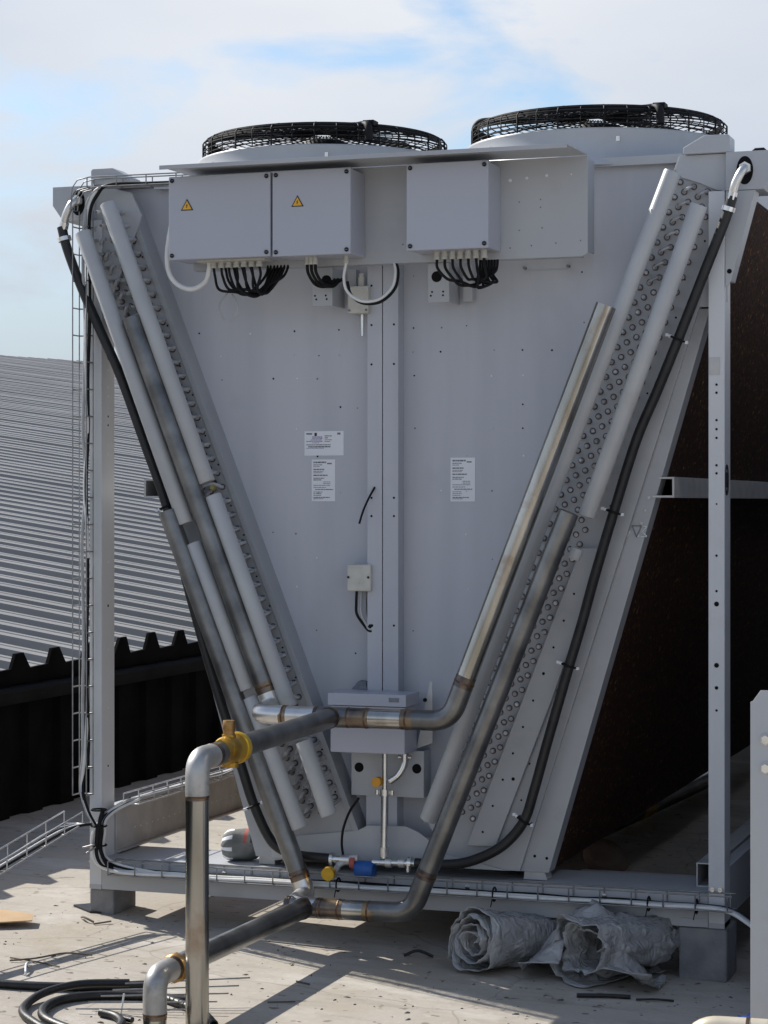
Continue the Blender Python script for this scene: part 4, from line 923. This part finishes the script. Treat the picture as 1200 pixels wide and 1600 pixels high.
twig([(1.985,-.38,.005),(2.04,-.36,.007),(2.09,-.34,.004)], .0035, 'thin black strip right of the flat black strip','black')
twig([(1.18,-.14,.005),(1.22,-.12,.02),(1.27,-.115,.006)], .005, 'bent black clip lying in the shade under the pipes','black')
twig([(1.00,-.62,.003),(1.05,-.64,.004)], .0026, 'short dark splinter on the sunlit screed')
twig([(1.73,-.48,.01),(1.75,-.50,.018),(1.78,-.52,.012),(1.79,-.49,.006)], .003, 'small wire hook in front of the plastic roll','wire')
twig([(1.02,-.9,.003),(1.09,-.86,.004)], .0022, 'fine dark splinter beside the upright pipe')
g = MB()
for i in range(380):
    x = rd.uniform(-.3,2.3); y = rd.uniform(-1.5,.1); s = rd.choice((.0010,.0012,.0015,.0015,.002,.002,.003)); z = gz(x)
    a = rd.uniform(0,6.28); dx, dy = math.cos(a)*s*rd.uniform(1,4), math.sin(a)*s*rd.uniform(1,4)
    g.tube([(x-dx,y-dy,z+s*.4),(x,y,z+s*.9),(x+dx,y+dy,z+s*.4)], [s*.5,s,s*.4], 5, rd.choice(('twig','screed','screed','twig','block')))
tag(g.build('grit','twig'), 'crumbs of mortar and dust scattered on the deck', 'grit', kind='stuff')
# bundle behind the base rail
g = MB(); c = Vector((.515,.12,.243)); rows = []
for j in range(13):
    s = j/12; row = []; rr = .054*math.sqrt(max(.0,1-(abs(s-.5)*2)**4))+.004
    for i in range(24):
        a = 2*math.pi*i/24; k = 1+.10*nz((math.cos(a)*2,math.sin(a)*2,s*3),1.3)
        p = c + Vector((.13*(s-.5), .07*(s-.5), 0)) + Vector((-.2*math.cos(a)*rr, math.cos(a)*rr, math.sin(a)*rr*.92))*k; row.append(g.bm.verts.new(p))
    rows.append(row)
for j in range(12):
    for i in range(24): f = g.bm.faces.new((rows[j][i],rows[j][(i+1)%24],rows[j+1][(i+1)%24],rows[j+1][i])); f.smooth = True; 
g.mi('stripebag'); g.mi('label'); g.mi('inkblack'); g.mi('red')
g.bm.faces.ensure_lookup_table()
for j in range(12):
    for i in range(24):
        f = g.bm.faces[j*24+i]
        if j < 4: f.material_index = 1 if i % 3 == 0 else 0
        if j in (7,) and 4 < i < 11: f.material_index = 3
        if j in (9,) and 4 < i < 11: f.material_index = 2
tag(g.build('rolled_bag','stripebag'), 'small rolled grey bag with striped print lying on the front base rail', 'bag')
# things in the dark under the right coil
g = MB(); g.tube([(1.20,1.95,.02),(1.355,4.2,.02)], .045, 16, 'mill'); g.tube([(1.2655,2.9,.02),(1.2779,3.08,.02)], .049, 16, 'yellowpaint'); tag(g.build('yellow_banded_pipe','mill'), 'dark pipe with a yellow band lying in the shade under the right coil', 'pipe')
bm = bmesh.new(); bmesh.ops.create_icosphere(bm, subdivisions=3, radius=.09)
for v in bm.verts: v.co *= 1+.25*noise.noise(v.co*12); v.co.z *= .8
g = MB(); g.bm.free(); g.bm = bm; g.mi('stone')
for v in bm.verts: v.co += Vector((1.40,1.72,gz(1.4)+.05))
tag(g.build('stone','stone'), 'reddish lump of stone in the shade behind the base rail', 'stone')
# neighbouring unit's leg at the right edge
nf = empty('neighbouring_unit', (3.4,-.9,gz(3.4)), 'grey unit at the right edge showing only a leg plate with hex bolts', 'cooler unit')
zb = gz(2.55)-.002
g = MB(); g.prism([(2.452,zb),(2.452,.895),(2.458,.897),(2.478,.925),(2.70,.925),(2.70,zb)], -1.15, -1.146, 'paint'); g.box(2.452,2.456,-1.146,-1.07,zb,.893,'paint'); adopt(g.build('leg_plate','paint',None,.001), nf)
for z in (.800,.727):
    g = MB(); g.cyl((2.492,-1.15,z),(2.492,-1.153,z),.016,20,'galv'); g.cyl((2.492,-1.153,z),(2.492,-1.164,z),.0125,6,'chrome'); adopt(g.build('hex_bolt','chrome',None,.001), nf)
g = MB(); g.box(2.62,4.9,-.95,9.0,gz(2.6)+.03,2.42,'panel')  # unseen body of the unit, boxed low and close to block skylight
for y in (-.2,.8,1.8,2.8,3.8,4.8): g.box(2.617,2.6195,y,y+.012,.05,2.40,'hole')
adopt(g.build('casing','panel',None,.004), nf)
g = MB(); g.box(2.44,2.617,-.5,9.0,gz(2.5)-.01,1.05,'panel'); adopt(g.build('skylight_blocker','panel',None,.004), nf)  # unseen block added to darken the gap beneath the right coil
g = MB(); g.prism([(2.58,-1.0),(4.95,-1.0),(4.95,9.05),(2.58,9.05)], 2.4205, 2.47, 'paint', axis='z'); adopt(g.build('roof_deck_sheet','paint',None,.003), nf)
# cream elbow in the near right corner, blue rag behind it
cp = empty('cream_elbow_pipe', (2.43,-1.5,gz(2.43)), 'pale cream pipe elbow with a brown weld in the near right corner', 'pipe')
g = MB(); g.tube(rounded([(2.375,-1.50,gz(2.38)-.02),(2.375,-1.50,.135),(2.55,-1.49,.135)], .06, 9), .032, 24, 'cream'); adopt(g.build('elbow','cream'), cp)
g = MB(); g.tube([(2.500,-1.494,.135),(2.508,-1.4935,.135)], .0335, 24, 'weld'); adopt(g.build('weld_seam','weld'), cp)
g = MB(); g.tube([(2.55,-1.49,.135),(3.1,-1.44,.135)], .032, 24, 'cream'); adopt(g.build('pipe','cream'), cp)
g = MB(); rows = []
for j in range(13):
    row = []
    for i in range(13):
        s, t = i/12, j/12; x = 2.36+.12*s+.02*nz((s*3,t*3,0),2); y = -1.0+.12*t
        row.append(g.bm.verts.new((x, y, gz(x)+.012+.05*(.5+.5*nz((s*3,t*3,4),2.3))+.13*math.sin(math.pi*t)*(.5+.5*s))))
    rows.append(row)
for j in range(12):
    for i in range(12): f = g.bm.faces.new((rows[j][i],rows[j][i+1],rows[j+1][i+1],rows[j+1][i])); f.smooth = True
g.mi('bluecloth'); tag(g.build('blue_rag','bluecloth',solid=.003), 'crumpled blue rag on the deck behind the cream pipe', 'rag')
